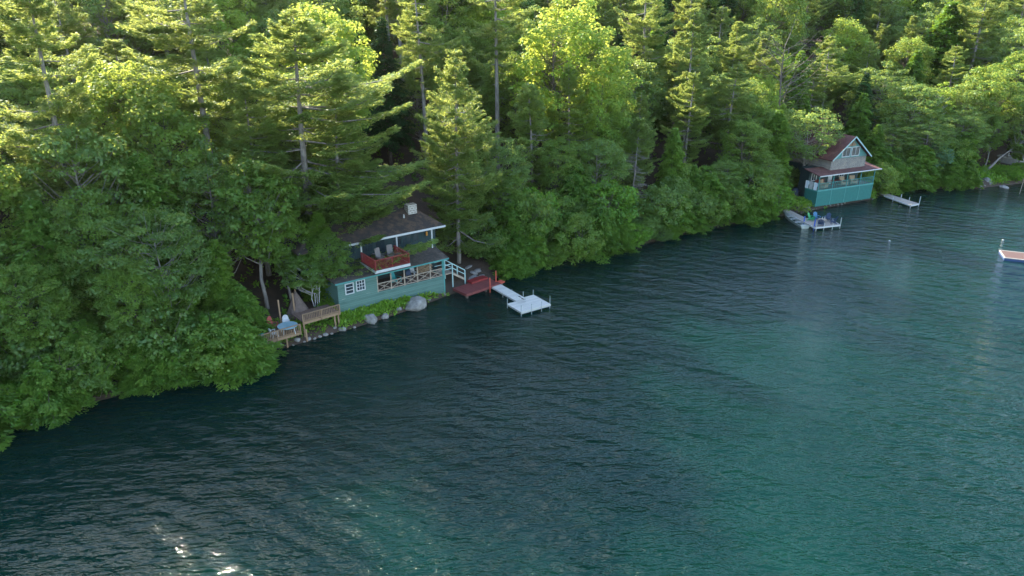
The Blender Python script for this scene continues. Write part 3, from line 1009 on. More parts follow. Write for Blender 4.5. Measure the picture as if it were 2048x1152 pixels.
# ------------------------------------------------------------------ the green cabin
CF, CR = frame_of(G(680, 626, 1.0), G(888.6, 571.9, 1.0))
CL = (G(888.6, 571.9, 1.0) - CF).length
cab = thing('lake_cabin', 'teal two-storey cabin on the bank with dark roof, red balcony and open porch', 'cabin', CF, CR)
PX0 = 3.95                              # where the open porch begins
wl = MB().bx(0, PX0, 0, 5.2, -1.2, 3.05)
wl.build('wall', 'teal_siding', cab)
MB().bx(PX0, CL, 0, 0.14, -0.75, 1.1).bx(CL - 0.14, CL, 0.14, 3.2, -0.75, 1.1).build('porch_skirt', 'teal_siding', cab)
MB().bx(PX0, CL - 0.14, 0.14, 3.2, 0.93, 1.04).build('porch_floor', 'deck_dark', cab)
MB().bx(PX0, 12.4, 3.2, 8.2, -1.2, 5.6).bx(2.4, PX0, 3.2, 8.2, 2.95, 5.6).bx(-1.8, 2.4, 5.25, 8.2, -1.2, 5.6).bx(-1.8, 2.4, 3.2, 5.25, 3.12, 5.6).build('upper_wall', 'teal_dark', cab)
rf = MB()
rz_ = 0.17
rf.slab([(-.35, -.35, 3.1), (CL + .45, -.35, 3.1), (CL + .45, 3.2, 3.1 + 3.55 * rz_), (2.4, 3.2, 3.1 + 3.55 * rz_), (2.4, 2.4, 3.1 + 2.75 * rz_)], 0.09)
rf.slab([(-.35, -.35, 3.1), (2.4, 2.4, 3.1 + 2.75 * rz_), (2.4, 3.2, 3.1 + 2.75 * rz_), (-.35, 3.2, 3.1)], 0.09)
rf.build('porch_roof', 'roof_grey', cab)
MB().bx(-.33, CL + .43, -.41, -.352, 2.93, 3.06).build('porch_fascia', 'teal_trim', cab)
# porch posts and crossed railings
xs_p = [PX0 + 0.06 + (CL - PX0 - 0.14) * i / 5 for i in range(6)]
for x in xs_p:
    MB().bx(x - 0.055, x + 0.055, 0.02, 0.13, 1.1, 3.0).build('porch_post', 'wood_rail' if x < CL - 0.4 else 'teal_trim', cab)
for x0, x1 in zip(xs_p[:-1], xs_p[1:]):
    a, b_ = x0 + 0.055, x1 - 0.055
    pn = MB().bx(a, b_, 0.03, 0.10, 1.90, 1.98).bx(a, b_, 0.04, 0.09, 1.16, 1.23)
    pn.beam((a, 0.045, 1.23), (b_, 0.045, 1.90), 0.03, 0.055).beam((a, 0.085, 1.90), (b_, 0.085, 1.23), 0.03, 0.055)
    m_ = (a + b_) / 2
    pn.bx(m_ - 0.02, m_ + 0.02, 0.105, 0.13, 1.23, 1.90)
    pn.build('railing_panel', 'wood_rail', cab)
MB().bx(CL - 0.02, CL + 0.10, -0.02, 0.10, -1.0, 3.0).build('corner_post', 'teal_trim', cab)
MB().bx(CL - 0.12, CL + 0.2, -0.12, 0.2, -1.35, -0.9).build('footing', 'white', cab)
window(cab, 1.15, 0, 2.18, 0.70, 0.92, 1, 3)
window(cab, 2.28, 0, 2.26, 0.74, 0.92, 3, 3)
# balcony
BX0, BX1, BY0, BY1, BZ = 3.5, 7.1, -0.85, 3.18, 3.62
MB().bx(BX0, BX1, BY0, BY1, BZ - 0.08, BZ).build('balcony_floor', 'red_deck', cab)
MB().bx(BX0 - 0.05, BX1 + 0.05, BY0 - 0.06, BY0 - 0.002, BZ - 0.24, BZ + 0.03).bx(BX0 - 0.06, BX0 - 0.002, BY0, BY1, BZ - 0.2, BZ + 0.03).bx(BX1 + 0.002, BX1 + 0.06, BY0, 2.2, BZ - 0.2, BZ + 0.03).build('balcony_fascia', 'white', cab)
rl = MB()
def bal_run(mb, p, q, z0, z1, step=0.13, w=0.035):
    p, q = Vector(p), Vector(q)
    n = max(2, int((q - p).length / step))
    for i in range(1, n):
        c = p.lerp(q, i / n)
        mb.box((c.x, c.y, (z0 + z1) / 2), (w, w, z1 - z0))
for p_, q_ in (((BX0 + .04, BY0 + .04, 0), (BX1 - .04, BY0 + .04, 0)), ((BX0 + .04, BY0 + .04, 0), (BX0 + .04, 2.1, 0)), ((BX1 - .04, BY0 + .04, 0), (BX1 - .04, 2.1, 0))):
    bal_run(rl, p_, q_, BZ + 0.14, BZ + 0.98)
    rl.beam((p_[0], p_[1], BZ + 0.12), (q_[0], q_[1], BZ + 0.12), 0.05, 0.06)
for x, y in ((BX0 + .04, BY0 + .04), (BX1 - .04, BY0 + .04), ((BX0 + BX1) / 2, BY0 + .04), (BX0 + .04, 2.1), (BX1 - .04, 2.1)):
    rl.bx(x - .055, x + .055, y - .055, y + .055, BZ, BZ + 1.0)
rlo = rl.build('balcony_railing', 'red_paint', cab)
MB().bx(BX0 - .04, BX1 + .04, BY0 - .04, BY0 + .11, BZ + 1.0, BZ + 1.045).bx(BX0 - .03, BX0 + .11, BY0 + .11, 2.16, BZ + 1.0, BZ + 1.045).bx(BX1 - .11, BX1 + .03, BY0 + .11, 2.16, BZ + 1.0, BZ + 1.045).build('handrail', 'red_top', rlo)
# upper roof
E0, E1, F0_, F1_, ZE, ZR = -2.6, 12.9, 2.0, 8.8, 5.75, 7.3
Yr = (F0_ + F1_) / 2
ra, rb_ = 0.2, 10.9
ur = MB()
ur.slab([(E0, F0_, ZE), (E1, F0_, ZE), (rb_, Yr, ZR), (ra, Yr, ZR)], 0.13)
ur.slab([(E1, F1_, ZE), (E0, F1_, ZE), (ra, Yr, ZR), (rb_, Yr, ZR)], 0.13)
ur.slab([(E1, F0_, ZE), (E1, F1_, ZE), (rb_, Yr, ZR)], 0.13)
ur.slab([(E0, F1_, ZE), (E0, F0_, ZE), (ra, Yr, ZR)], 0.13)
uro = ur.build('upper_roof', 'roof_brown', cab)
MB().bx(10.0, 11.0, 4.3, 5.1, 6.0, 7.75).build('chimney', 'stone_block', uro)
MB().tube([(9.3, 4.0, 6.5), (9.3, 4.0, 7.0)], 0.07, 8).build('vent_pipe', 'white', uro)
MB().bx(1.9, E1 + .02, F0_ - .07, F0_ - .004, ZE - .2, ZE - .01).build('eave_board', 'white', cab)
for x in (3.6, 7.4, 11.4):
    MB().bx(x - .06, x + .06, 2.12, 2.24, BZ + .012 if x < 7.2 else 3.1 + 2.4 * rz_, ZE - .14).build('roof_post', 'white', cab)
for x, w, h in ((2.95, .7, 1.0), (4.7, 1.1, 1.25), (7.9, .9, 1.2), (9.0, .9, 1.2), (10.1, .5, 1.2)):
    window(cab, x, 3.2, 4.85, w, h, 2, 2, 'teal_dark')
MB().bx(5.65, 6.55, 3.15, 3.195, BZ + .02, 5.55).build('door', 'glass', cab)
MB().tube([(11.3, 3.05, 4.62), (11.3, 3.05, 4.72), (11.3, 3.05, 5.0), (11.3, 3.05, 5.08)], [.05, .11, .11, .04], 8).build('wall_lantern', 'amber', cab)
rw = MB()
rw.slab([(5.6, 8.4, 6.1), (11.2, 8.4, 6.1), (11.2, 11.2, 7.5), (5.6, 11.2, 7.5)], 0.12)
rw.slab([(11.2, 14.0, 6.1), (5.6, 14.0, 6.1), (5.6, 11.2, 7.5), (11.2, 11.2, 7.5)], 0.12)
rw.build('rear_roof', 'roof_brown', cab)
rwall = MB()
rwall.bx(6.0, 10.8, 8.85, 13.6, 0, 5.9)
rwall.add([(10.8, 8.85, 5.9), (10.8, 13.6, 5.9), (10.8, 11.2, 7.3), (10.7, 8.85, 5.9), (10.7, 13.6, 5.9), (10.7, 11.2, 7.3)], [(0, 1, 2), (5, 4, 3), (0, 2, 5, 3), (1, 4, 5, 2)])
rwall.build('rear_wall', 'teal_dark', cab)
# steps off the right end of the porch
st = MB().bx(CL + .02, CL + 1.35, .5, 2.0, .93, 1.03)
for i in range(5):
    st.bx(CL + 1.37 + i * .3, CL + 1.66 + i * .3, .5, 2.0, .78 - i * .2, .83 - i * .2)
st.beam((CL + 1.35, .52, .9), (CL + 2.9, .52, -.1), .05, .2).beam((CL + 1.35, 1.98, .9), (CL + 2.9, 1.98, -.1), .05, .2)
st.build('porch_steps', 'wood_rail', cab)
sr = MB()
for y in (.5, 2.0):
    for x, z0, z1 in ((CL + 1.33, -.9, 2.0), (CL + 2.85, -1.0, .95)):
        sr.bx(x - .05, x + .05, y - .05, y + .05, z0, z1)
    sr.beam((CL + .1, y, 1.95), (CL + 1.33, y, 2.0), .06, .09).beam((CL + 1.33, y, 2.0), (CL + 2.85, y, .95), .06, .09)
    sr.beam((CL + .1, y, 1.5), (CL + 1.33, y, 1.5), .05, .07).beam((CL + 1.33, y, 1.5), (CL + 2.85, y, .5), .05, .07)
sr.build('step_railing', 'pale_trim', cab)


# ------------------------------------------------------------------ furniture models
def adirondack(mat, loc, rz, label, group, round_back=False):
    t_ = thing('adirondack_chair', label, 'chair', loc, rz, group)
    s = MB()
    for i in range(5):
        s.box((0, -.22 + i * .115, .36 - i * .032), (.54, .10, .025), Matrix.Rotation(-.27, 3, 'X'))
    s.build('seat', mat, t_)
    bk = MB()
    for i in range(5):
        x = -.23 + i * .115
        hh = .82 - abs(i - 2) * (.06 if not round_back else .10)
        bk.beam((x * .85, .22, .22), (x * 1.1, .22 + hh * .42, .22 + hh), .022 if False else .10, .022)
    bk.build('backrest', mat, t_)
    for sx in (-1, 1):
        MB().box((sx * .34, -.02, .57), (.13, .70, .025)).build('armrest', mat, t_)
        MB().bx(sx * .34 - .02, sx * .34 + .02, -.32, -.22, 0, .557).build('leg', mat, t_)
        MB().beam((sx * .30, -.30, .36), (sx * .30, .50, .03), .03, .11).bx(sx * .34 - .015, sx * .34 + .015, .24, .30, .14, .557).build('leg', mat, t_)
    return t_


def plain_chair(mat, loc, rz, label, group, back=.5, w=.5):
    t_ = thing('plastic_chair', label, 'chair', loc, rz, group)
    MB().bx(-w / 2, w / 2, -.25, .25, .41, .45).build('seat', mat, t_)
    b_ = MB()
    pts = []
    n = 7
    for i in range(n):
        a = math.pi * i / (n - 1)
        pts.append((math.cos(a) * w / 2, .26 + .1, .5 + back * .45 + math.sin(a) * back * .5))
    vs = [(w / 2, .25, .45)] + pts + [(-w / 2, .25, .45)]
    vs2 = [(x, y + .035, z) for x, y, z in vs]
    k = len(vs)
    b_.add(vs + vs2, [tuple(range(k)), tuple(range(2 * k - 1, k - 1, -1))] + [(i, i + k, (i + 1) % k + k, (i + 1) % k) for i in range(k)])
    b_.build('backrest', mat, t_)
    for sx in (-1, 1):
        MB().beam((sx * w * .42, -.20, .41), (sx * w * .48, -.26, 0), .04, .04).build('leg', mat, t_)
        MB().beam((sx * w * .42, .20, .41), (sx * w * .48, .28, 0), .04, .04).build('leg', mat, t_)
        MB().bx(sx * w * .54 - .03, sx * w * .54 + .03, -.24, .28, .62, .65).bx(sx * w * .54 - .02, sx * w * .54 + .02, -.22, -.17, .45, .62).build('armrest', mat, t_)
    return t_


def sling_chair(loc, rz, label, group):
    t_ = thing('reclining_chair', label, 'chair', loc, rz, group)
    MB().box((0, -.02, .42), (.56, .55, .05), Matrix.Rotation(.06, 3, 'X')).build('seat', 'taupe', t_)
    MB().box((0, .36, .86), (.56, .05, .95), Matrix.Rotation(-.22, 3, 'X')).build('backrest', 'taupe', t_)
    MB().box((0, .40, 1.27), (.40, .09, .2), Matrix.Rotation(-.22, 3, 'X')).build('head_cushion', 'taupe', t_)
    for sx in (-1, 1):
        MB().bx(sx * .32 - .03, sx * .32 + .03, -.28, .30, .62, .48).build('armrest', 'taupe', t_)
        MB().beam((sx * .31, -.28, .62), (sx * .31, .34, 0), .03, .03).build('leg', 'black', t_)
        MB().beam((sx * .31, .30, .62), (sx * .31, -.3, 0), .03, .03).build('leg', 'black', t_)
    return t_


FACE = lambda v: math.atan2(v[1], v[0]) + math.pi / 2     # heading that turns a chair's front (-y) toward v

# things on the balcony and the porch
for x, y, a, lab in ((5.0, 1.15, .15, 'left of two taupe high-backed chairs on the red balcony'), (6.25, 1.35, -.25, 'right of two taupe high-backed chairs on the red balcony')):
    sling_chair(to_world(CF, CR, (x, y, BZ)), CR + a, lab, 'balcony chairs')
bt = thing('side_table', 'small round table between the two taupe balcony chairs', 'table', to_world(CF, CR, (5.6, .35, BZ)), CR)
MB().disc((0, 0), .32, .46, .49).build('table_top', 'taupe', bt)
MB().tube([(0, 0, .02), (0, 0, .46)], .03, 8).disc((0, 0), .2, 0, .025).build('pedestal', 'black', bt)
adirondack('teal_plastic', to_world(CF, CR, (6.7, 1.35, 1.04)), CR + .5, 'bright teal slatted chair on the cabin porch', None)
plain_chair('white', to_world(CF, CR, (9.0, 1.9, 1.04)), CR + .2, 'pale chair at the back of the cabin porch', None)
plain_chair('navy', to_world(CF, CR, (8.0, 1.2, 1.04)), CR - .4, 'dark chair beside the pale chair on the cabin porch', None)
fw = thing('firewood_stack', 'stack of cut firewood at the right end of the cabin porch', 'firewood', to_world(CF, CR, (10.35, 2.35, 1.04)), CR)
lg = MB()
rr = random.Random(3)
for j in range(7):
    for i in range(9):
        r_ = rr.uniform(.07, .095)
        x = -.78 + i * .19 + (j % 2) * .09
        lg.tube([(x, -.25 + rr.uniform(-.04, .04), .09 + j * .165), (x, .25, .09 + j * .165)], r_, 7)
lgo = lg.build('log', 'firewood', fw)
lgo['kind'] = 'stuff'

# ------------------------------------------------------------------ wooden decks left of the cabin
def railing_deck(name, label, a, b_, depth, zrail, mats=('wood_raw', 'deck_dark'), legs=(), end_posts=True, sides=True, z_leg=-2.2):
    o, rz = frame_of(a, b_)
    L = (Vector(b_) - Vector(a)).length
    t_ = thing(name, label, 'deck', o, rz)
    MB().bx(0, L, .05, depth, -.06, 0).build('deck_boards', mats[1], t_)
    MB().bx(-.02, L + .02, 0, .048, -.24, .02).bx(L - .03, L + .02, .05, depth, -.24, -.062).build('rim_board', mats[0], t_)
    n = max(2, round(L / 1.7))
    for i in range(n + 1):
        x = L * i / n
        MB().bx(x - .05, x + .05, -.09, -.003, -.22, zrail).build('railing_post', mats[0], t_)
    pn = MB().bx(-.05, L + .05, -.11, .03, zrail, zrail + .04).bx(0, L, -.07, -.03, .10, .16)
    bal_run(pn, (0, -.05, 0), (L, -.05, 0), .16, zrail, .155, .04)
    if sides:
        pn.bx(L + .052, L + .10, 0, depth, zrail, zrail + .04)
        bal_run(pn, (L + .07, 0, 0), (L + .07, depth * .5, 0), .02, zrail, .155, .04)
    pn.build('railing', mats[0], t_)
    for x, y in legs:
        MB().bx(x - .06, x + .06, y, y + .12, z_leg, -.06).build('leg', mats[0], t_)
    return t_, o, rz, L


D1a, D1b = G(508, 691, 1.25), G(601, 664, 1.25)
dk1, DO, DRZ, DL = railing_deck('wooden_deck', 'tan wooden deck with baluster railing and glass table above the water', D1a, D1b, 3.6, .74, legs=((.7, .3), (2.9, .3), (4.7, .3)), sides=False)
D2a, D2b = G(606, 645, 1.75), G(679, 624, 1.75)
dk2, D2O, D2RZ, D2L = railing_deck('wooden_deck', 'higher tan railed walkway joining the cabin wall to the lower deck', D2a, D2b, 2.4, .74, legs=((.1, .1), (D2L_ := (D2b - D2a).length - .1, .1), (D2L_ - .35, .1)), sides=False)
for (x, y), lab in zip(((2.6, 2.6), (4.2, 3.3)), ('leftmost of the tall bare deck posts behind the glass table', 'tall bare deck post nearer the cabin')):
    pw = to_world(DO, DRZ, (x + .8, y, 0))
    po = thing('deck_post', lab, 'post', pw, DRZ)
    MB().bx(-.06, .06, -.06, .06, -1.6, 2.3).build('shaft', 'wood_raw', po)
    MB().bx(-.075, .075, -.075, .075, 2.3, 2.35).build('cap', 'wood_raw', po)
TBL = G(575, 651, 1.25 + .72); TBL.z = 1.25
tb = thing('glass_table', 'round pale blue glass table on the wooden deck', 'table', TBL, DRZ)
MB().disc((0, 0), .85, .70, .73, 28).build('table_top', 'table_glass', tb)
for k in range(4):
    a = k * math.pi / 2 + .6
    MB().beam((math.cos(a) * .6, math.sin(a) * .6, .70), (math.cos(a) * .7, math.sin(a) * .7, 0), .04, .04).build('leg', 'white', tb)
for dx, dy, mt, lab, bk in ((-1.25, -.1, 'white', 'white chair on the left side of the glass table', .5), (.35, 1.2, 'white', 'white round-backed chair behind the glass table', .6), (-.75, 1.35, 'red_cloth', 'dull red high-backed chair behind the glass table', .85), (-2.3, .2, 'teal_plastic', 'dark teal chair at the far left of the wooden deck', .45)):
    p_ = to_world(TBL, DRZ, (dx, dy, 0))
    plain_chair(mt, p_, FACE(TBL - p_), lab, 'chairs around the glass table', bk, .62 if mt == 'red_cloth' else .52)
TN = to_world(D2O, D2RZ, (.9, 3.2, 0)); TN.z = ground_z(TN.x, TN.y)
tn = thing('canvas_tent', 'peaked brown canvas shelter behind the wooden walkway', 'tent', TN, D2RZ)
n_ = 10
apex, ring = [], []
for k in range(n_ + 1):
    a = math.pi * (.62 + 1.76 * k / n_) + math.pi * .38
    ring.append((math.cos(a) * 1.25, math.sin(a) * 1.25, 0))
ring2 = [(x * .05, y * .05, 2.35) for x, y, z in ring]
ri = [(x * .97, y * .97, z) for x, y, z in ring]; ri2 = [(x * .8, y * .8, z - .06) for x, y, z in ring2]
mb = MB()
k_ = len(ring)
mb.add(ring + ring2 + ri + ri2, [(i, i + 1, i + 1 + k_, i + k_) for i in range(k_ - 1)] + [(i + 1 + 2 * k_, i + 2 * k_, i + 3 * k_, i + 1 + 3 * k_) for i in range(k_ - 1)])
mb.build('canvas', 'tarp', tn)
MB().tube([(0, 0, 0), (0, 0, 2.6)], .04, 7).build('pole', 'wood_raw', tn)

# ------------------------------------------------------------------ red platform and white dock
RO, RR = frame_of(G(933.8, 588.5, .62), G(1001, 566, .62))
RL = (G(1001, 566, .62) - RO).length
rw_ = to_local(RO, RR, G(920.7, 577.2, .62)).y
rdk = thing('dock_platform', 'weathered red plank platform at the foot of the stone path', 'dock', RO, RR)
MB().bx(0, RL, .05, rw_ + .6, -.07, 0).build('planks', 'red_deck', rdk)
MB().bx(0, RL, 0, .048, -.26, .01).bx(-.05, -.002, 0, rw_ + .6, -.26, .01).build('rim_board', 'red_deck', rdk)
MB().bx(2.1, 4.3, rw_ + .1, rw_ + .9, .02, .24).build('step', 'red_paint', rdk)
for x, y in ((.3, .25), (2.8, .25), (5.0, .25)):
    MB().bx(x - .1, x + .1, y, y + .2, -1.6, -.07).build('pier', 'bark', rdk)
for x, y, h in ((to_local(RO, RR, G(978.5, 573, .62)).x, -.06, 1.0), (RL - .15, .55, 1.25)):
    MB().tube([(x, y, -1.3), (x, y, h)], .06, 8).build('mooring_post', 'red_orange', rdk)
MB().bx(RL - .02, RL + .55, -.1, .55, -.05, .06).build('corner_plank', 'red_orange', rdk)

A_, B_, E_, Fp = G(978.9, 571.2, .48), G(997.1, 566, .48), G(1061.4, 618.5, .48), G(1078.7, 611.5, .48)
od = ((E_ - A_).normalized() + (Fp - B_).normalized()).normalized()
wd_h = math.atan2(od.y, od.x) - math.pi / 2       # local y points out into the lake
wdk = thing('white_dock', 'white T-shaped dock on pipe legs reaching from the red platform', 'dock', A_, wd_h)
lp = lambda p: to_local(A_, wd_h, p)
bw, le = lp(B_).x, lp(E_).y
p1, p2, p3, p4 = [lp(G(x, y, .48)) for x, y in ((1013.6, 607.6), (1043.1, 624.5), (1097, 605.8), (1067.4, 589.3))]
wx0, wx1 = (p1.x + p2.x) / 2, (p3.x + p4.x) / 2
ly0, ly1 = p1.y, p2.y
ry0, ry1 = p4.y, p3.y
yend = max(ly1, ry1, le)
ly1 = ry1 = yend
dkw = MB()
nsec = 3
for i in range(nsec):
    dkw.bx(0, bw, yend * i / nsec + .012, yend * (i + 1) / nsec - .012, -.13, 0)
dkw.bx(wx0, -.02, ly0, ly1, -.13, 0).bx(bw + .02, wx1, ry0, ry1, -.13, 0)
dkw.build('deck_panels', 'dock_white', wdk)
fr_ = MB()
fr_.bx(-.01, bw + .01, 0.1, yend + .03, -.20, -.135).bx(wx0 - .02, -.03, ly0 - .02, ly1 + .02, -.20, -.135).bx(bw + .03, wx1 + .02, ry0 - .02, ry1 + .02, -.20, -.135)
fr_.build('frame', 'metal', wdk)
for x, y, h in ((wx0 - .05, ly0, .55), (wx0 - .05, ly1 - .1, .7), (-.0, yend + .06, .65), (bw, yend + .06, .6), (wx1 + .05, ry1 - .1, .85), (wx1 + .05, ry0, .55), (bw + .06, ry0 - .06, .6), (-.05, yend * .33, .12), (bw + .04, yend * .33, .12)):
    MB().tube([(x, y, -1.6), (x, y, h)], .035, 7).build('pole', 'metal', wdk)
ld = thing('dock_ladder', 'white swim ladder with dark treads leaning at the left side of the white dock', 'ladder', to_world(A_, wd_h, (-.12, ly0 + .25, 0)), wd_h + math.pi / 2)
for sx in (-1, 1):
    MB().tube([(sx * .26 + .1, .55, .02), (sx * .26 + .1, .25, .45), (sx * .26 + .1, -.05, .62), (sx * .26 + .1, -.2, .45)], .03, 6).build('rail', 'white', ld)
for k in range(3):
    MB().bx(-.15, .35, .40 - k * .2, .50 - k * .2, .2 + k * .16, .25 + k * .16).build('tread', 'black', ld)

# ------------------------------------------------------------------ the red-roofed cottage
KF, KR = frame_of(G(1630.8, 408.4, .8), G(1630.8, 408.4, .8) + Vector((.906, .424, 0)))
KL = 11.6
cot = thing('lake_cottage', 'gabled shingle cottage with maroon roof on a tall teal porch base', 'cottage', KF, KR)
sk = MB().bx(0, KL, 0, .1, -.4, 2.0).bx(0, .1, .1, 2.3, -.4, 2.0).bx(KL - .1, KL, .1, 2.3, -.4, 2.0)
sk.build('porch_skirt', 'teal_panel', cot)
MB().bx(.1, KL - .1, .1, 2.4, 1.86, 1.98).build('porch_floor', 'deck_dark', cot)
bt_ = MB()
for i in range(5):
    x = KL * i / 4
    bt_.bx(max(0, x - .05), min(KL, x + .05), -.035, -.003, -.4, 1.84)
bt_.bx(-.03, KL + .03, -.05, -.003, 1.85, 2.08).bx(-.04, -.003, 0, 2.3, 1.85, 2.08)
bt_.build('battens', 'teal_trim', cot)
for i in range(5):
    x = .06 + (KL - .12) * i / 4
    MB().bx(x - .05, x + .05, .0, .1, 2.08, 4.3).build('porch_post', 'teal_trim', cot)
for i in range(4):
    x0, x1 = .11 + (KL - .12) * i / 4, .01 + (KL - .12) * (i + 1) / 4
    pn = MB().bx(x0, x1, .02, .08, 2.98, 3.05).bx(x0, x1, .03, .07, 2.5, 2.54)
    m_ = 7
    for j in range(m_):
        a, b2 = x0 + (x1 - x0) * j / m_, x0 + (x1 - x0) * (j + 1) / m_
        if j: pn.bx(a - .018, a + .018, .035, .065, 2.08, 2.98)
        pn.beam((a, .03, 2.1), (b2, .03, 2.5), .02, .035).beam((a, .072, 2.96), (b2, .072, 2.55), .02, .035)
    pn.build('railing_panel', 'teal_trim', cot)
pn = MB().bx(.02, .08, .1, 2.3, 2.98, 3.05)
bal_run(pn, (.05, .1, 0), (.05, 2.3, 0), 2.08, 2.98, .3, .035)
pn.build('railing_panel', 'teal_trim', cot)
pr = MB()
pr.slab([(-.6, -.55, 4.32), (KL + .55, -.55, 4.32), (KL + .55, 2.5, 4.85), (-.6, 2.5, 4.85)], .1)
pr.build('porch_roof', 'roof_maroon', cot)
MB().bx(-.62, KL + .57, -.62, -.552, 4.19, 4.33).build('porch_fascia', 'white', cot)
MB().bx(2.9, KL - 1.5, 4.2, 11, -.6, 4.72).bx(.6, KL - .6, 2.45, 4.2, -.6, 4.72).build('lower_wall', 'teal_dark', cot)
GX0, GX1, GY = 2.9, 10.1, .9
GM = (GX0 + GX1) / 2
MB().bx(GX0, GX1, GY, 11, 4.55, 6.2).build('shingle_wall', 'grey_shingle', cot)
ZP, ZB = 9.35, 6.15
sl = (ZP - ZB) / (GM - GX0 + .45)
gb = MB()
hw = GX1 - GM + .1
gb.add([(GM - hw, GY - .06, 6.2), (GM + hw, GY - .06, 6.2), (GM, GY - .06, 6.2 + hw * sl), (GM - hw, 11, 6.2), (GM + hw, 11, 6.2), (GM, 11, 6.2 + hw * sl)], [(0, 1, 2), (5, 4, 3), (0, 3, 4, 1), (1, 4, 5, 2), (2, 5, 3, 0)])
gb.build('gable_wall', 'teal_gable', cot)
# peak shingles fanned in tan
pk = MB()
for k in range(7):
    a = math.pi * (k + .5) / 7
    pk.beam((GM, GY - .09, 7.95), (GM + math.cos(a) * .85, GY - .09, 7.95 + math.sin(a) * min(.95, .95 - .55 * abs(math.cos(a)))), .03, .2)
pk.build('gable_fan', 'wood_raw', cot)
mr = MB()
OV, RY0, RY1 = .45, GY - .55, 11.4
mr.slab([(GX0 - OV, RY0, ZB), (GM, RY0, ZP), (GM, RY1, ZP), (GX0 - OV, RY1, ZB)], .14)
mr.slab([(GX1 + OV, RY1, ZB), (GM, RY1, ZP), (GM, RY0, ZP), (GX1 + OV, RY0, ZB)], .14)
mro = mr.build('main_roof', 'roof_maroon', cot)
MB().bx(GM - .36, GM + .36, 6.3, 7.0, 8.6, 11.05).bx(GM - .42, GM + .42, 6.24, 7.06, 11.05, 11.2).build('chimney', 'brick_red', mro)
bg_ = MB()
bg_.beam((GX0 - OV, RY0 - .03, ZB - .06), (GM, RY0 - .03, ZP - .06), .05, .17).beam((GM, RY0 - .03, ZP - .06), (GX1 + OV, RY0 - .03, ZB - .06), .05, .17)
bg_.build('barge_board', 'pale_trim', cot)
window(cot, GM - .95, GY - .06, 7.05, 1.5, 1.2, 2, 1, 'white', .07)
window(cot, GM + .95, GY - .06, 7.05, 1.5, 1.2, 2, 1, 'white', .07)
window(cot, 7.4, 2.45, 3.5, .9, 1.0, 2, 1, 'white')
window(cot, 1.6, 2.45, 3.4, .9, 1.0, 2, 1, 'white')
MB().bx(4.6, 5.4, 2.39, 2.446, 1.99, 4.0).build('door', 'white', cot)
wn = MB().bx(-.35, -.08, 2.0, 3.4, 2.95, 3.0)
tg = []
for y0, mt, lab in ((1.75, 'towel', 'blue-striped towel hung over the left porch rail of the cottage, farther back'), (1.0, 'white', 'white towel hung over the left porch rail of the cottage'), (.2, 'towel', 'striped towel on the cottage porch rail nearest the front corner')):
    tw = thing('towel', lab, 'towel', to_world(KF, KR, (0, y0, 3.05)), KR, 'towels on the cottage porch rail')
    q = MB()
    for i in range(5):
        y = i * .12
        dz = .03 * math.sin(i * 1.9)
        q.bx(-.06 + dz * .3, -.035 + dz * .3, y, y + .119, -1.05 + dz, .01)
    q.bx(-.06, .12, 0, .6, .012, .03).bx(.095, .12, 0, .6, -.5, .01)
    q.build('cloth', mt, tw)
for x, y, a, lab in ((2.4, 1.1, .3, 'tan wicker armchair near the left end of the cottage porch'), (6.6, 1.3, -.2, 'tan wicker armchair in the middle of the cottage porch'), (8.6, 1.2, -.3, 'tan wicker armchair right of the red table on the cottage porch')):
    wc = thing('wicker_armchair', lab, 'armchair', to_world(KF, KR, (x, y, 1.98)), KR + a, 'cottage porch chairs')
    MB().bx(-.42, .42, -.4, .35, .12, .48).build('seat', 'wicker', wc)
    MB().box((0, .42, .72), (.84, .14, .85), Matrix.Rotation(-.16, 3, 'X')).build('backrest', 'wicker', wc)
    for sx in (-1, 1):
        MB().bx(sx * .49 - .07, sx * .49 + .07, -.4, .38, .05, .68).build('armrest', 'wicker', wc)
rt = thing('porch_table', 'dark red table among the wicker chairs on the cottage porch', 'table', to_world(KF, KR, (5.4, 1.5, 1.98)), KR)
MB().bx(-.7, .7, -.4, .4, .7, .75).build('table_top', 'red_cloth', rt)
for sx in (-1, 1):
    for sy in (-1, 1):
        MB().bx(sx * .6 - .04, sx * .6 + .04, sy * .32 - .04, sy * .32 + .04, 0, .7).build('leg', 'red_cloth', rt)
cu = thing('porch_bench', 'red cushioned bench behind the leftmost wicker armchair', 'bench', to_world(KF, KR, (2.7, 1.95, 1.98)), KR)
MB().bx(-.9, .9, -.25, .25, .38, .55).build('seat', 'red_cloth', cu)
MB().bx(-.9, .9, .26, .36, .38, 1.0).build('backrest', 'red_cloth', cu)
for sx in (-1, 1):
    MB().bx(sx * .8 - .04, sx * .8 + .04, -.2, .2, 0, .38).build('leg', 'bark', cu)

# ------------------------------------------------------------------ chair dock, rowboat, narrow dock
def poly_dock(name, label, origin, rz, polys, zt, mat='wood_grey', rim='white', rims=(), poles=(), legs=(), pole_mat='metal'):
    o = Vector((origin.x, origin.y, zt))
    t_ = thing(name, label, 'dock', o, rz)
    d_ = MB()
    for pl in polys:
        d_.slab([to_local(o, rz, p) for p in pl], .10)
    d_.build('deck_boards', mat, t_)
    rm = MB()
    for a, b2 in rims:
        a, b2 = to_local(o, rz, a), to_local(o, rz, b2)
        rm.beam(a + Vector((0, 0, -.09)), b2 + Vector((0, 0, -.09)), .06, .2)
    if rims:
        rm.build('rim', rim, t_)
    for pp, h, mt in poles:
        q = to_local(o, rz, pp)
        MB().tube([(q.x, q.y, -1.5), (q.x, q.y, h)], .05 if mt == 'metal' else .08, 7).build('pole', mt, t_)
    return t_, o


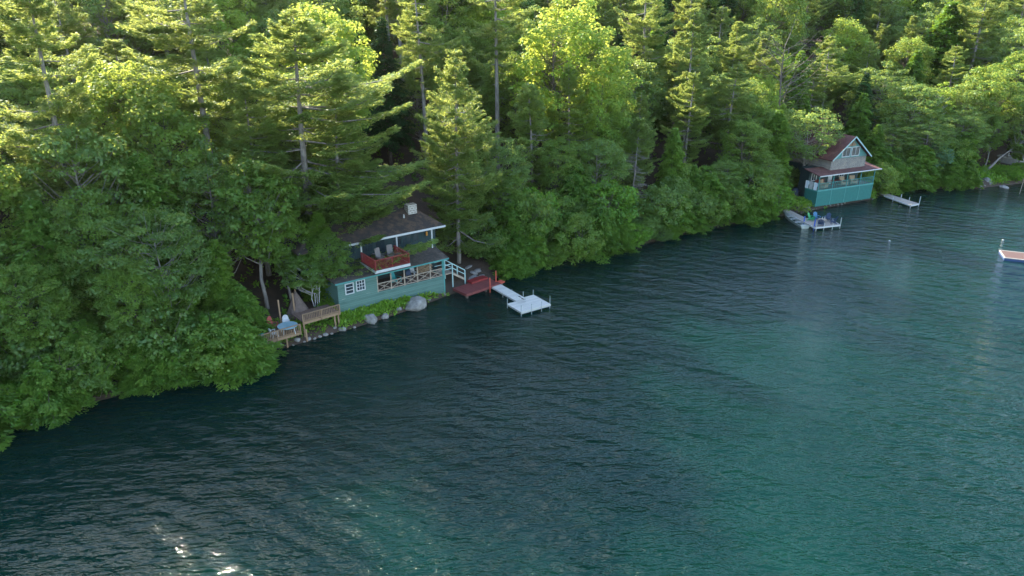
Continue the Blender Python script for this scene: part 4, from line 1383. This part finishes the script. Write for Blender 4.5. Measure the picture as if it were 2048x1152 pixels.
g = lambda x, y: G(x, y, .5)
S_, E2, N_, W_ = g(1630.5, 455), g(1680.6, 449.6), g(1665.6, 440.2), g(1612, 436)
L0, R0_ = g(1562, 420), g(1566.5, 413.5)
dkh = math.atan2((E2 - S_).y, (E2 - S_).x) + R(90)
WM = g(1616.5, 448.2)
kdk, KO = poly_dock('chair_dock', 'grey board dock with a wider end that holds blue chairs', L0, dkh,
    [[L0, WM, W_, R0_], [WM, S_, E2, N_, W_]], .5, rims=[(S_, E2), (L0, S_), (E2, N_)],
    poles=[(E2, 1.0, 'metal'), (S_ + Vector((.1, -.1, 0)), .55, 'metal'), (S_.lerp(E2, .35), .5, 'metal'), (S_.lerp(E2, .7), .3, 'metal'), (g(1608, 443), .75, 'blue_cap'), (g(1628.5, 453), 1.0, 'blue_cap'), (N_, .2, 'metal')])
for px, py, mt, lab in ((1622, 441, 'green_plastic', 'green slatted chair on the chair dock'), (1632.5, 440, 'blue', 'lighter blue slatted chair beside the green chair on the dock'), (1653, 441.5, 'navy', 'navy slatted chair behind the wooden table on the chair dock'), (1665, 446.5, 'navy', 'navy slatted chair nearest the right end of the chair dock'), (1641, 451, 'navy', 'navy slatted chair at the front edge of the chair dock, back turned to the water')):
    p_ = g(px, py)
    c_ = g(1644, 445.3)
    adirondack(mt, p_, FACE(c_ - p_), lab, 'slatted chairs on the chair dock')
ft = thing('wooden_table', 'low pale wooden table in the middle of the dock chairs', 'table', g(1644, 445.3), dkh)
MB().disc((0, 0), .55, .42, .47, 8).build('table_top', 'wood_rail', ft)
for k in range(4):
    a = k * math.pi / 2 + .4
    MB().beam((math.cos(a) * .35, math.sin(a) * .35, .42), (math.cos(a) * .42, math.sin(a) * .42, 0), .07, .07).build('leg', 'wood_rail', ft)
for px, py, lab in ((1641.5, 442.2, 'left of two pale bottles on the low dock table'), (1645.5, 442, 'right of two pale bottles on the low dock table')):
    p_ = g(1644, 445.3).lerp(G(px, py + 3, .5), .12); p_.z = .97
    bo = thing('bottle', lab, 'bottle', p_ + Vector((.0 if px < 1643 else .3, .1, 0)), 0, 'bottles on the dock table')
    MB().tube([(0, 0, 0), (0, 0, .2), (0, 0, .27), (0, 0, .34)], [.055, .055, .025, .022], 8).build('body', 'white', bo)
    MB().tube([(0, 0, .34), (0, 0, .37)], .028, 8).build('cap', 'blue', bo)

# rowboat
bow, stern = G(1567, 428.5, .15), G(1610.5, 455, .15)
bo_, br_ = frame_of(stern, bow)
BLn = (bow - stern).length
boat = thing('rowboat', 'pale grey metal rowboat moored along the chair dock', 'rowboat', Vector((stern.x, stern.y, 0)), br_)
hull = MB()
ns, outer, inner = 13, [], []
for i in range(ns):
    f = i / (ns - 1)
    hb = .72 * (1 - max(0, (f - .35) / .65) ** 2.2) * (.86 + .14 * min(1, f / .3))
    hb = max(hb, .03)
    sheer = .42 + .22 * f ** 2
    kz = -.12 + .40 * max(0, (f - .72) / .28) ** 2
    x = f * BLn
    sec = [(-1.0, sheer), (-.93, sheer * .55), (-.7, kz + .06), (0, kz), (.7, kz + .06), (.93, sheer * .55), (1.0, sheer)]
    outer.append([(x, a * hb, z) for a, z in sec])
    inner.append([(min(max(x, .05), BLn - .08), a * max(hb - .045, .012), (z if j in (0, 6) else z + .045)) for j, (a, z) in enumerate(sec)])
k7 = 7
for i, sec in enumerate(outer + inner):
    hull.v += sec
for i in range(ns - 1):
    for j in range(6):
        a = i * 7 + j
        hull.f.append((a, a + 7, a + 8, a + 1))
        b2 = ns * 7 + a
        hull.f.append((b2, b2 + 1, b2 + 8, b2 + 7))
    for j in (0, 6):
        a = i * 7 + j; b2 = ns * 7 + a
        hull.f.append((a, b2, b2 + 7, a + 7) if j == 0 else (a, a + 7, b2 + 7, b2))
hull.f.append(tuple(range(7))); hull.f.append(tuple(ns * 7 + j for j in range(6, -1, -1)))
hull.build('hull', 'aluminium', boat)
for f in (.10, .33, .56, .76):
    hb = .64 * (1 - max(0, (f - .35) / .65) ** 2.2)
    MB().bx(f * BLn - .14, f * BLn + .14, -hb, hb, .26, .30).build('bench', 'white', boat)

g2 = lambda x, y: G(x, y, .45)
a0, a1 = g2(1743, 378.5), g2(1746, 374.3)
m0, m1 = g2(1768.5, 391), g2(1774, 386.6)
e0, e1 = g2(1821.4, 410.7), g2(1838.3, 407.2)
n2 = math.atan2((m0 - a0).y, (m0 - a0).x)
poly_dock('narrow_dock', 'narrow grey plank dock right of the cottage with white end', a0, n2, [[a0, m0, m1, a1], [m0, e0, e1, m1]], .45, rims=[(e0, e1), (m0, e0)],
    poles=[(e1, 1.1, 'metal'), (e0, .3, 'metal'), (m0.lerp(e0, .35), .3, 'metal'), (m1.lerp(e1, .45), .55, 'metal'), (e1.lerp(m1, .3), .5, 'metal')])

# swim raft, buoys, leaning pole
ra0, ra1, ra2 = G(1998.5, 514.5, .34), G(2056, 521, .34), G(2001, 500.5, .34)
fo, frz = frame_of(ra0, ra1)
fl_, fd = (ra1 - ra0).length, to_local(fo, frz, ra2).y
fo = fo + Vector((.5, -.15, 0))
raft = thing('swim_raft', 'floating swim raft with brown-red top and white border at the right edge', 'raft', Vector((fo.x, fo.y, 0)), frz)
MB().bx(.12, fl_ - .12, .12, fd - .12, .30, .35).build('carpet', 'raft_top', raft)
MB().bx(0, fl_, 0, .12, .26, .36).bx(0, fl_, fd - .12, fd, .26, .36).bx(0, .12, .12, fd - .12, .26, .36).bx(fl_ - .12, fl_, .12, fd - .12, .26, .36).build('border', 'concrete', raft)
MB().bx(.03, fl_ - .03, .03, fd - .03, -.2, .255).build('float', 'raft_blue', raft)
for px, py, lab in ((1779, 482, 'white mooring buoy on the water right of the chair dock'), (2006, 480.5, 'white mooring buoy on the water beyond the swim raft')):
    p_ = G(px, py, 0)
    by = thing('buoy', lab, 'buoy', p_, 0, 'white mooring buoys')
    MB().tube([(0, 0, -.2), (0, 0, -.08), (0, 0, .02), (0, 0, .08), (0, 0, .11)], [.05, .10, .13, .09, .02], 12).build('float', 'white', by, True)
    MB().bx(-.25, .25, -.252, -.24, .02, .10).build('band', 'blue', by) if False else MB().tube([(0, 0, .11), (0, 0, .13)], .03, 8).build('ring', 'metal', by)
p_ = G(2039, 388, 0)
lpo = thing('leaning_pole', 'thin pale pole leaning out of the water near the right edge', 'pole', p_)
MB().tube([(0, 0, -.4), (.45, .55, 2.2), (.75, .95, 3.6)], [.035, .03, .02], 6).build('shaft', 'wood_rail', lpo)
MB().tube([(.75, .95, 3.58), (.76, .96, 3.68)], .04, 6).build('tip', 'white', lpo)

# stone patio at the right edge
pcx, pcy, _ = at_depth(2054, 330, 5.0)
pc = Vector((pcx, pcy, 0))
pz = ground_z(pcx, pcy)
pat = thing('stone_patio', 'curved grey stone patio wall with pale coping at the right edge', 'patio', Vector((pc.x, pc.y, pz + .35)), 0)
w1_, w2_ = MB(), MB()
NA = 22
for i in range(NA):
    a, b2 = math.pi * (1.02 + .96 * i / NA), math.pi * (1.02 + .96 * (i + 1) / NA)
    for rad0, rad1, z0, z1, mb in ((2.9, 3.35, -1.0, 1.05, w1_), (2.82, 3.43, 1.053, 1.17, w2_)):
        q = [(math.cos(t_) * r_, 3.2 + math.sin(t_) * r_) for t_, r_ in ((a, rad0), (a, rad1), (b2, rad1), (b2, rad0))]
        mb.add([(x, y, z0) for x, y in q] + [(x, y, z1) for x, y in q], [(0, 1, 2, 3)[::-1], (4, 5, 6, 7), (0, 1, 5, 4), (1, 2, 6, 5), (2, 3, 7, 6), (3, 0, 4, 7)])
w1_.build('wall', 'concrete', pat)
w2_.build('coping', 'white', pat)
MB().disc((0, 3.2), 2.89, .2, .85, 28).build('paving', 'flag', pat)
for dx, dy, a, lab in ((-1.9, 2.0, .5, 'white metal chair at the left end of the stone patio'), (.3, 2.3, -.3, 'white metal chair in the middle of the stone patio')):
    plain_chair('white', Vector((pc.x + dx, pc.y + dy, pz + 1.2)), a, lab, 'patio chairs')

# beside the cottage
p_ = at_depth(1591, 379, 3.6)
gx, gy = p_[0], p_[1]
gr = thing('covered_grill', 'tall grill under a dark navy cover left of the cottage porch', 'grill', (gx, gy, ground_z(gx, gy)), .3)
MB().tube([(0, 0, .0), (0, 0, .15), (0, 0, .75), (0, 0, 1.1), (0, 0, 1.3)], [.42, .46, .50, .44, .16], 10).build('cover', 'cloth_navy', gr, True)
MB().bx(.45, .95, -.25, .25, .74, .79).bx(.86, .91, -.2, -.15, 0, .74).bx(.86, .91, .15, .2, 0, .74).build('shelf', 'black', gr)
yx, yy = gx + 1.2, gy + 1.0
plain_chair('wood_raw', Vector((yx, yy, ground_z(yx, yy))), .4, 'tan folding chair between the navy grill cover and the cottage', None)
bx_, by_, _ = at_depth(1556, 350, 6)
ba = thing('blue_barrel', 'blue barrel among trees left of the cottage', 'barrel', (bx_, by_, ground_z(bx_, by_)))
MB().tube([(0, 0, -.1), (0, 0, .1), (0, 0, .5), (0, 0, 1.0), (0, 0, 1.1)], [.36, .42, .46, .42, .36], 12).build('body', 'blue', ba)
MB().tube([(0, 0, 1.1), (0, 0, 1.15)], .38, 12).build('lid', 'blue', ba)
bx_, by_, _ = at_depth(696, 338, 24)
ba = thing('blue_barrel', 'pale blue barrel in the dark woods above the cabin', 'barrel', (bx_, by_, ground_z(bx_, by_)))
MB().tube([(0, 0, -.1), (0, 0, .1), (0, 0, .6), (0, 0, 1.1), (0, 0, 1.25)], [.36, .42, .46, .42, .34], 12).build('body', 'blue', ba)
MB().tube([(0, 0, 1.25), (0, 0, 1.3)], .36, 12).build('lid', 'blue', ba)
# gravel patch by the porch: follows the ground
def ground_patch(name, label, pts, mat, lift=.05, n=10):
    (ax, ay), (bx2, by2), (cx, cy), (dx, dy) = pts
    mb = MB()
    V = []
    for j in range(n + 1):
        for i in range(n + 1):
            u_, v_ = i / n, j / n
            x = (ax * (1 - u_) + bx2 * u_) * (1 - v_) + (dx * (1 - u_) + cx * u_) * v_
            y = (ay * (1 - u_) + by2 * u_) * (1 - v_) + (dy * (1 - u_) + cy * u_) * v_
            V.append((x, y, ground_z(x, y) + lift))
    mb.add(V, [(j * (n + 1) + i, j * (n + 1) + i + 1, (j + 1) * (n + 1) + i + 1, (j + 1) * (n + 1) + i) for j in range(n) for i in range(n)])
    o = mb.build(name, mat)
    tag(o, label, kind='structure')
    return o
kw = lambda x, y: tuple(to_world(KF, KR, (x, y, 0)).xy)
ground_patch('gravel_path', 'grey packed gravel beside the cottage porch', [kw(-2.2, .8), kw(-.1, .7), kw(-.1, 5.5), kw(-2.0, 5.5)], 'gravel')

# ------------------------------------------------------------------ stones
def rock_mesh(name, seed, mat='granite', sub=3):
    import bmesh
    bm = bmesh.new()
    bmesh.ops.create_icosphere(bm, subdivisions=sub, radius=1.0)
    r = np.random.default_rng(seed)
    dirs = rnd_dirs(r, 14)
    cut = r.uniform(.55, .95, 14)
    for v in bm.verts:
        d = np.array(v.co)
        k = 1.0
        for q, c in zip(dirs, cut):
            s = float(d @ q)
            if s > 1e-3:
                k = min(k, c / s)
        k = k * .8 + .2 + .04 * math.sin(9 * d[0] + seed) * math.cos(8 * d[1]) 
        v.co = Vector(d * k)
    me = bpy.data.meshes.new(name)
    bm.to_mesh(me); bm.free()
    me.materials.append(M[mat])
    me.polygons.foreach_set('use_smooth', [True] * len(me.polygons))
    return me
ROCKS = [rock_mesh('stone', s, 'granite', 3) for s in range(4)]
BIG = [rock_mesh('boulder', 20 + s, 'granite', 4) for s in range(3)]
SLABS = [rock_mesh('flagstone', 40 + s, 'flag', 2) for s in range(3)]


def rock(name, me, loc, sc, rz, label, cat, group=None):
    o = bpy.data.objects.new(name, me)
    COL.objects.link(o)
    o.location = loc; o.scale = sc; o.rotation_euler = (rng.uniform(-.2, .2), rng.uniform(-.2, .2), rz)
    return tag(o, label, cat, group)


for px, py, s, h, k, lab in ((831, 610, 1.35, .95, 0, 'largest pale boulder on the bank below the cabin porch'), (741, 637, .95, .7, 1, 'rounded pale boulder on the shore below the cabin windows'),
        (803, 607, .5, .45, 2, 'small dark boulder against the largest boulder below the porch'), (769, 630, .45, .4, 0, 'small boulder between the two pale shore boulders'),
        (1973, 366, 1.05, 1.0, 1, 'big round grey boulder at the foot of the leaning trunk'), (2010, 372, .8, .28, 2, 'low wet boulder in the water right of the round one'), (1793, 372, .75, .55, 2, 'grey boulder on the bank beside the narrow dock')):
    c_ = G(px, py, .3)
    rock('boulder', BIG[k], (c_.x, c_.y, .25 * h), (s, s * .8, h), rng.uniform(0, 6) if s < 1.2 else .5, lab, 'boulder')


def along_shore(px0, px1, step):
    """points along the waterline between two photo columns"""
    out = []
    a, b2 = None, None
    pts = [G(*p) for p in SHORE_PX]
    for (p, q, P, Q) in zip(SHORE_PX[:-1], SHORE_PX[1:], pts[:-1], pts[1:]):
        n = max(1, int((Q - P).length / step))
        for i in range(n):
            f = i / n
            x = p[0] + (q[0] - p[0]) * f
            if px0 <= x <= px1:
                d = (Q - P).normalized()
                out.append((P.lerp(Q, f), Vector((-d.y, d.x, 0)), x))
    return out


for x0, x1, step, lab, gname in ((525, 690, .5, 'pale stone in the rubble edge below the wooden decks', 'stones below the decks'), (690, 925, 1.5, 'stone at the waterline below the cabin porch', 'stones below the cabin'),
                          (1575, 1750, .75, 'stone in the low shore edge below the cottage', 'stones below the cottage'), (1935, 1990, 1.2, 'stone at the water by the round boulder', 'stones by the round boulder')):
    for c_, nrm, px in along_shore(x0, x1, step):
        q = c_ + nrm * rng.uniform(-.15, .55)
        s = rng.uniform(.10, .28) if rng.random() < .8 else rng.uniform(.3, .45)
        rock('stone', rng.choice(ROCKS), (q.x, q.y, max(0.02, ground_z(q.x, q.y) * .8)), (s, s * rng.uniform(.6, 1), s * rng.uniform(.5, .8)), rng.uniform(0, 6), lab, 'stone', gname)
# stone path between the red platform and the pine
for i in range(15):
    f = i / 14
    c_ = G(958 + rng.uniform(-14, 16) - 8 * f, 552 - 26 * f + rng.uniform(-2, 2), 1.0 + .6 * f)
    rock('flagstone', rng.choice(SLABS), (c_.x, c_.y, ground_z(c_.x, c_.y) + .05), (rng.uniform(.35, .7), rng.uniform(.25, .5), .14), rng.uniform(0, 3), 'flat stone in the path climbing from the red platform', 'flagstone', 'flat stones of the path')
for px, py, lab in ((926, 566, 'pale flat rock at the left end of the red platform, nearest the pine trunk'), (935, 563, 'pale rock behind the left end of the red platform')):
    c_ = G(px, py, .8)
    rock('stone', ROCKS[1], (c_.x, c_.y, ground_z(c_.x, c_.y) + .1), (.6, .4, .25), .5, lab, 'stone')

# ------------------------------------------------------------------ shore shrubs
RECTS = [(672, 905, 446, 640, 0, 'cabin'), (1615, 1765, 245, 415, 0, 'cottage'), (512, 690, 612, 712, 0, 'deck'), (915, 1105, 545, 640, 0, 'dock'), (1560, 1690, 385, 470, 0, 'chair dock'), (1744, 1842, 372, 420, 0, 'narrow'),
         (925, 975, 522, 560, 0, 'path'), (1535, 1625, 95, 185, 0, 'snag'), (1958, 2015, 306, 372, 0, 'lean'), (740, 800, 270, 345, 0, 'gap'), (1990, 2048, 308, 335, 0, 'patio')]
RDIST = {'cabin': 76, 'cottage': 118, 'deck': 66, 'dock': 68, 'chair dock': 96, 'narrow': 112, 'gap': 92, 'path': 72, 'snag': 101, 'lean': 110, 'patio': 116}


def blocks(x, y, z, H, w):
    dist = math.hypot(x, y)
    for zz in (z + H * .2, z + H * .55, z + H * .8):
        px, py = PROJ((x, y, zz))
        s = FPX / max(5, math.hypot(dist, CAM_Z - zz))
        rw2 = w * s * (.95 if zz < z + H * .7 else .6)
        rh = H * .25 * s
        for x0, x1, y0, y1, _, nm in RECTS:
            if dist < RDIST[nm] and px + rw2 > x0 and px - rw2 < x1 and py + rh > y0 and py - rh < y1:
                return True
    return False


def in_footprint(x, y, m=1.5):
    q = to_local(CF, CR, (x, y, 0))
    if -m < q.x < 14.5 + m and -1 - m < q.y < 14 + m: return True
    q = to_local(KF, KR, (x, y, 0))
    if -1 - m < q.x < KL + 1 + m and -1 - m < q.y < 12 + m: return True
    q = to_local(DO, DRZ, (x, y, 0))
    if -m < q.x < DL + m and -.5 < q.y < 4: return True
    if (Vector((x, y, 0)) - Vector((pc.x, pc.y + 3, 0))).length < 4: return True
    return False


SEG = [(-160, 505, 'the left shore below the tall pines'), (1000, 1552, 'the wooded shore between cabin and cottage'), (1758, 1952, 'the shore right of the narrow dock')]
nb_ = 0
for x0, x1, where in SEG:
    for row, (dd, step) in enumerate(((.1, 1.5), (2.0, 2.1), (4.4, 3.0))):
        for c_, nrm, px in along_shore(x0, x1, step):
            q = c_ + nrm * (dd + rng.uniform(-.25, .5)) + Vector((rng.uniform(-.6, .6), rng.uniform(-.4, .4), 0))
            H = rng.choice((1.6, 2.0, 2.6, 3.2, 4.2, 5.2)) * rng.uniform(.85, 1.15) + row * .8
            key = rng.choice(['bush0', 'bush1', 'bush2', 'lowhemlock0', 'lowhemlock1', 'lowhemlock0', 'lowhemlock1', 'bush3'])
            if key.startswith('low'): H *= 1.25
            w = PROTO[key][3] * (H / PROTO[key][2]) ** .6
            if blocks(q.x, q.y, ground_z(q.x, q.y), H, w * .8) or in_footprint(q.x, q.y, .3):
                continue
            place(key, q.x, q.y, H, rng.uniform(.9, 1.15))
for c_, nrm, px in along_shore(330, 528, 1.25):
    for dd in (.2, 1.9):
        q = c_ + nrm * (dd + rng.uniform(-.3, .3))
        if px > 505 and dd > 1: continue
        place(rng.choice(['bush0', 'lowhemlock0', 'lowhemlock1', 'bush2']), q.x, q.y, rng.uniform(2.2, 3.6) if px < 480 else rng.uniform(1.7, 2.3), rng.uniform(.95, 1.2))
for px, py, key, h, w in ((490, 727, 'lowhemlock1', 4.0, 1.2), (470, 732, 'lowhemlock0', 4.8, 1.25), (440, 742, 'bush0', 4.2, 1.2)):
    c_ = G(px, py, .3)
    place(key, c_.x, c_.y, h, w)
for lx, ly, key, h in ((-3.6, 6.5, 'bush1', 4.0), (-2.2, 8.5, 'bush0', 4.5), (-.6, 7.6, 'bush2', 3.6), (1.4, 7.0, 'bush1', 3.6), (-5, 4.5, 'bush2', 3.4), (13.6, 3.5, 'bush0', 3.2), (13.2, 6.5, 'bush1', 4.2)):
    q = to_world(KF, KR, (lx, ly, 0))
    place(key, q.x, q.y, h, 1.0)
for px, py, lab in ((1582, 400, 'yellow-green garden bush left of the gravel, farthest back'), (1594, 409, 'yellow-green garden bush left of the gravel, nearest the water'), (1610, 409, 'yellow-green garden bush at the front of the gravel patch')):
    c_ = G(px, py, 1.2)
    place('gold', c_.x, c_.y, 1.15, 1.1, lab)
for px, py, h in ((1014, 545, 2.2), (1030, 538, 3.0), (2002, 352, 1.2), (2020, 350, 1.4), (2040, 346, 1.7), (2030, 356, 1.3), (2008, 360, 1.2), (2050, 356, 1.3)):
    c_ = G(px, py, .9)
    if sd1(c_.x, c_.y) > 0.2:
        place('bush3' if px > 1500 else 'bush0', c_.x, c_.y, h, 1.0)

# leaning trunk on the right
c_ = G(1967, 350, .7)
x_, y_ = c_.x, c_.y
lo_ = place('leantree', x_, y_, 9, 1.7, 'grey trunk leaning right over the round boulder with leaves at its top', rz=0, lean=(0, R(52)))
place('young0', x_ + .9, y_ + 1.5, 9, .9, 'upright grey-trunked tree behind the leaning trunk')

place('pine0', -46.5, 53, 27, 1.2, 'tall pine added at the near left shore to shade the water')  # three trees added by the left edge to shade glare off the water
place('hemlock0', -44, 44.5, 17, 1.2, 'hemlock added at the near left shore to shade the water')
place('maple1', -41.5, 49, 18, 1.05, 'leafy tree added at the near left shore to shade the water')
# twin bare trunks in the dark gap behind the cabin
x_, y_, zt = at_depth(768, -60, 40)
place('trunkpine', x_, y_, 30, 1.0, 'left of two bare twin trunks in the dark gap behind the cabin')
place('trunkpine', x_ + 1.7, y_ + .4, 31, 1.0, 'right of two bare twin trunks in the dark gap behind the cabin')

# ------------------------------------------------------------------ the rest of the wood
pts = [(t_['x'], t_['y']) for t_ in TREES if t_['kind'] != 'shrub' and t_['H'] > 6]
cand = 0
while cand < 14000:
    cand += 1
    az = rng.uniform(R(-62), R(44))
    rad = rng.uniform(28, 265)
    x, y = math.sin(az) * rad, math.cos(az) * rad
    d = sd1(x, y)
    if d < 3.0 or d > 88: continue
    sp = 4.3 if d < 12 else (6.2 if d < 34 else 6.0)
    if any((x - a) ** 2 + (y - b2) ** 2 < sp * sp for a, b2 in pts): continue
    if in_footprint(x, y, 2.0): continue
    H = rng.uniform(9, 14) if d < 8 else (rng.uniform(12, 18) if d < 18 else (rng.uniform(14, 20) if d < 36 else rng.uniform(16, 24)))
    k = rng.random()
    if d < 8:
        key = rng.choice(['maple0', 'maple1', 'oak0', 'oak1', 'hemlock0', 'hemlock1', 'hemlock2', 'young0', 'maple3'])
    elif k < .38: key = rng.choice(['pine0', 'pine1', 'pine2', 'pine3'])
    elif k < .56: key = rng.choice(['maple0', 'maple1', 'maple2', 'maple3'])
    elif k < .70: key = rng.choice(['oak0', 'oak1', 'oak2'])
    elif k < .78: key = rng.choice(['bright0', 'bright1'])
    else: key = rng.choice(['hemlock0', 'hemlock1', 'hemlock2', 'spruce0', 'spruce1'])
    if key.startswith('pine'): H *= 1.12
    w = PROTO[key][3] * (H / PROTO[key][2]) ** .6
    if blocks(x, y, ground_z(x, y), H, w): continue
    pts.append((x, y))
    place(key, x, y, H, rng.uniform(.9, 1.15))

# ------------------------------------------------------------------ labels for the trees and shrubs that have none yet
ORD = ['first', 'second', 'third', 'fourth', 'fifth', 'sixth', 'seventh', 'eighth', 'ninth', 'tenth', 'eleventh', 'twelfth', 'thirteenth', 'fourteenth', 'fifteenth',
       'sixteenth', 'seventeenth', 'eighteenth', 'nineteenth', 'twentieth']
def ordn(i):
    if i < 20: return ORD[i]
    tens = ['', '', 'twenty', 'thirty', 'forty', 'fifty', 'sixty', 'seventy'][(i + 1) // 10]
    u_ = (i + 1) % 10
    return tens + '-' + ORD[u_ - 1] if u_ else tens.replace('y', 'ieth')
LOOK = {'maple': 'full-crowned green leafy tree', 'oak': 'layered leafy tree', 'bright': 'yellow-green leafy tree', 'young': 'slim leafy tree', 'pine': 'tufted pine', 'hemlock': 'drooping hemlock', 'spruce': 'dark spruce',
        'bush': 'leafy shrub', 'lowhemlock': 'low drooping hemlock', 'gold': 'yellow bush', 'silver': 'silvery shrub', 'trunkpine': 'bare-trunked pine', 'leantree': 'leaning tree', 'boughpine': 'broad pine', 'snag': 'dead tree', 'highoak': 'high-crowned tree', 'smallpine': 'small pine'}
def zone(px):
    if px < 330: return 'at the far left'
    if px < 660: return 'left of the cabin'
    if px < 930: return 'behind the cabin'
    if px < 1240: return 'right of the cabin'
    if px < 1560: return 'left of the cottage'
    if px < 1790: return 'behind the cottage'
    return 'right of the cottage'
groups = {}
for t_ in TREES:
    px, py = PROJ((t_['x'], t_['y'], t_['z'] + t_['H'] * .9))
    t_['px'], t_['py'] = px, py
    base = t_['key'].rstrip('0123456789')
    d = sd1(t_['x'], t_['y'])
    row = 'at the water' if d < 3.4 else ('near the water' if d < 9 else ('midway up' if d < 24 else 'far up the slope'))
    t_['grp'] = ('shore shrubs' if t_['kind'] == 'shrub' else {'broadleaf_tree': 'leafy trees of the wood', 'pine_tree': 'pines of the wood', 'hemlock_tree': 'hemlocks of the wood', 'spruce_tree': 'dark spruces of the wood', 'dead_tree': 'dead trees of the wood', 'birch_tree': 'leafy trees of the wood'}[t_['kind']])
    t_['o']['group'] = t_['grp']
    if not t_['label']:
        groups.setdefault((base, row, zone(px)), []).append(t_)
for (base, row, zn), lst in groups.items():
    lst.sort(key=lambda q: q['px'])
    for i, t_ in enumerate(lst):
        if len(lst) == 1:
            t_['o']['label'] = 'the one %s %s %s' % (LOOK[base], row, zn)
        else:
            t_['o']['label'] = '%s %s from the left, %s %s' % (ordn(i), LOOK[base], row, zn)

# ------------------------------------------------------------------ air
hz = bpy.data.materials.new('haze')
hz.use_nodes = True
ht = hz.node_tree
ht.nodes.clear()
ho = ht.nodes.new('ShaderNodeOutputMaterial')
hv = ht.nodes.new('ShaderNodeVolumePrincipled')
hv.inputs['Color'].default_value = (1.0, 0.98, 0.92, 1)
hv.inputs['Density'].default_value = 0.00004  # thin haze added for a soft glow and lifted shadows
hv.inputs['Anisotropy'].default_value = 0.7
ht.links.new(hv.outputs[0], ho.inputs['Volume'])
hb = MB().bx(-2600, 2600, -1900, 2600, -6.2, 75).build('haze', hz)
tag(hb, 'thin haze added over the lake and wooded shore for a soft glow', kind='stuff')

# ------------------------------------------------------------------ undergrowth
lv = Leaves(500)
r = lv.r
def scatter(n, sampler, size, tone, hgt):
    C, D, N, S, T = [], [], [], [], []
    for _ in range(n):
        q = sampler()
        if q is None: continue
        x, y = q
        z = ground_z(x, y)
        m = 16
        d = rnd_dirs(r, m, .9)
        rr_ = r.uniform(.15, 1, m)[:, None]
        C.append(np.array([x, y, z + .05]) + d * rr_ * np.array([.5, .5, hgt]))
        D.append(d + r.normal(size=(m, 3)) * .4)
        N.append(np.array([0, 0, 1.0]) + r.normal(size=(m, 3)) * .5)
        S.append(size * r.uniform(.6, 1.3, m))
        T.append(tone + r.normal() * .15 + r.normal(size=m) * .12)
    if C:
        C, D, N, S, T = map(np.concatenate, (C, D, N, S, T))
        lv.add(C, D, N, S, S * .55, T)
def near_shore(x0, x1, dmin, dmax):
    L = along_shore(x0, x1, .3)
    def f():
        c_, nrm, px = L[int(r.integers(len(L)))]
        q = c_ + nrm * float(r.uniform(dmin, dmax)) + Vector((r.normal() * .2, r.normal() * .2, 0))
        a = to_local(CF, CR, q); b2 = to_local(KF, KR, q)
        if (-.1 < a.x < 14.5 and a.y > -.1) or (-.1 < b2.x < KL and b2.y > -.1): return None
        return q.x, q.y
    return f
scatter(1500, near_shore(690, 915, .3, 3.6), .25, .75, .45)
scatter(330, near_shore(540, 690, .4, 3.2), .22, .55, .4)
scatter(520, near_shore(1615, 1756, .25, 2.2), .25, .7, .5)
scatter(500, near_shore(1985, 2060, .3, 6), .26, .6, .7)
scatter(200, near_shore(1560, 1620, .6, 3), .25, .55, .6)
def deep():
    az = r.uniform(R(-50), R(42)); rad = r.uniform(30, 170)
    x, y = math.sin(az) * rad, math.cos(az) * rad
    d = sd1(x, y)
    if d < 1.5 or d > 45 or in_footprint(x, y, .1): return None
    q = to_local(CF, CR, (x, y, 0))
    if 11 < q.x < 19 and -4 < q.y < 6 and r.random() < .85: return None
    return x, y
scatter(7000, deep, .34, .35, .7)
ug = bpy.data.objects.new('undergrowth', lv.mesh('undergrowth', 'fern'))
COL.objects.link(ug)
tag(ug, 'low ferny undergrowth on the banks and between the trunks', 'undergrowth', kind='stuff')
print('TREES', len(TREES), 'dock', bw, le, p1, p2, p3, p4, 'CL', CL, 'KL', KL, 'boat', BLn, 'raft', fl_, fd)
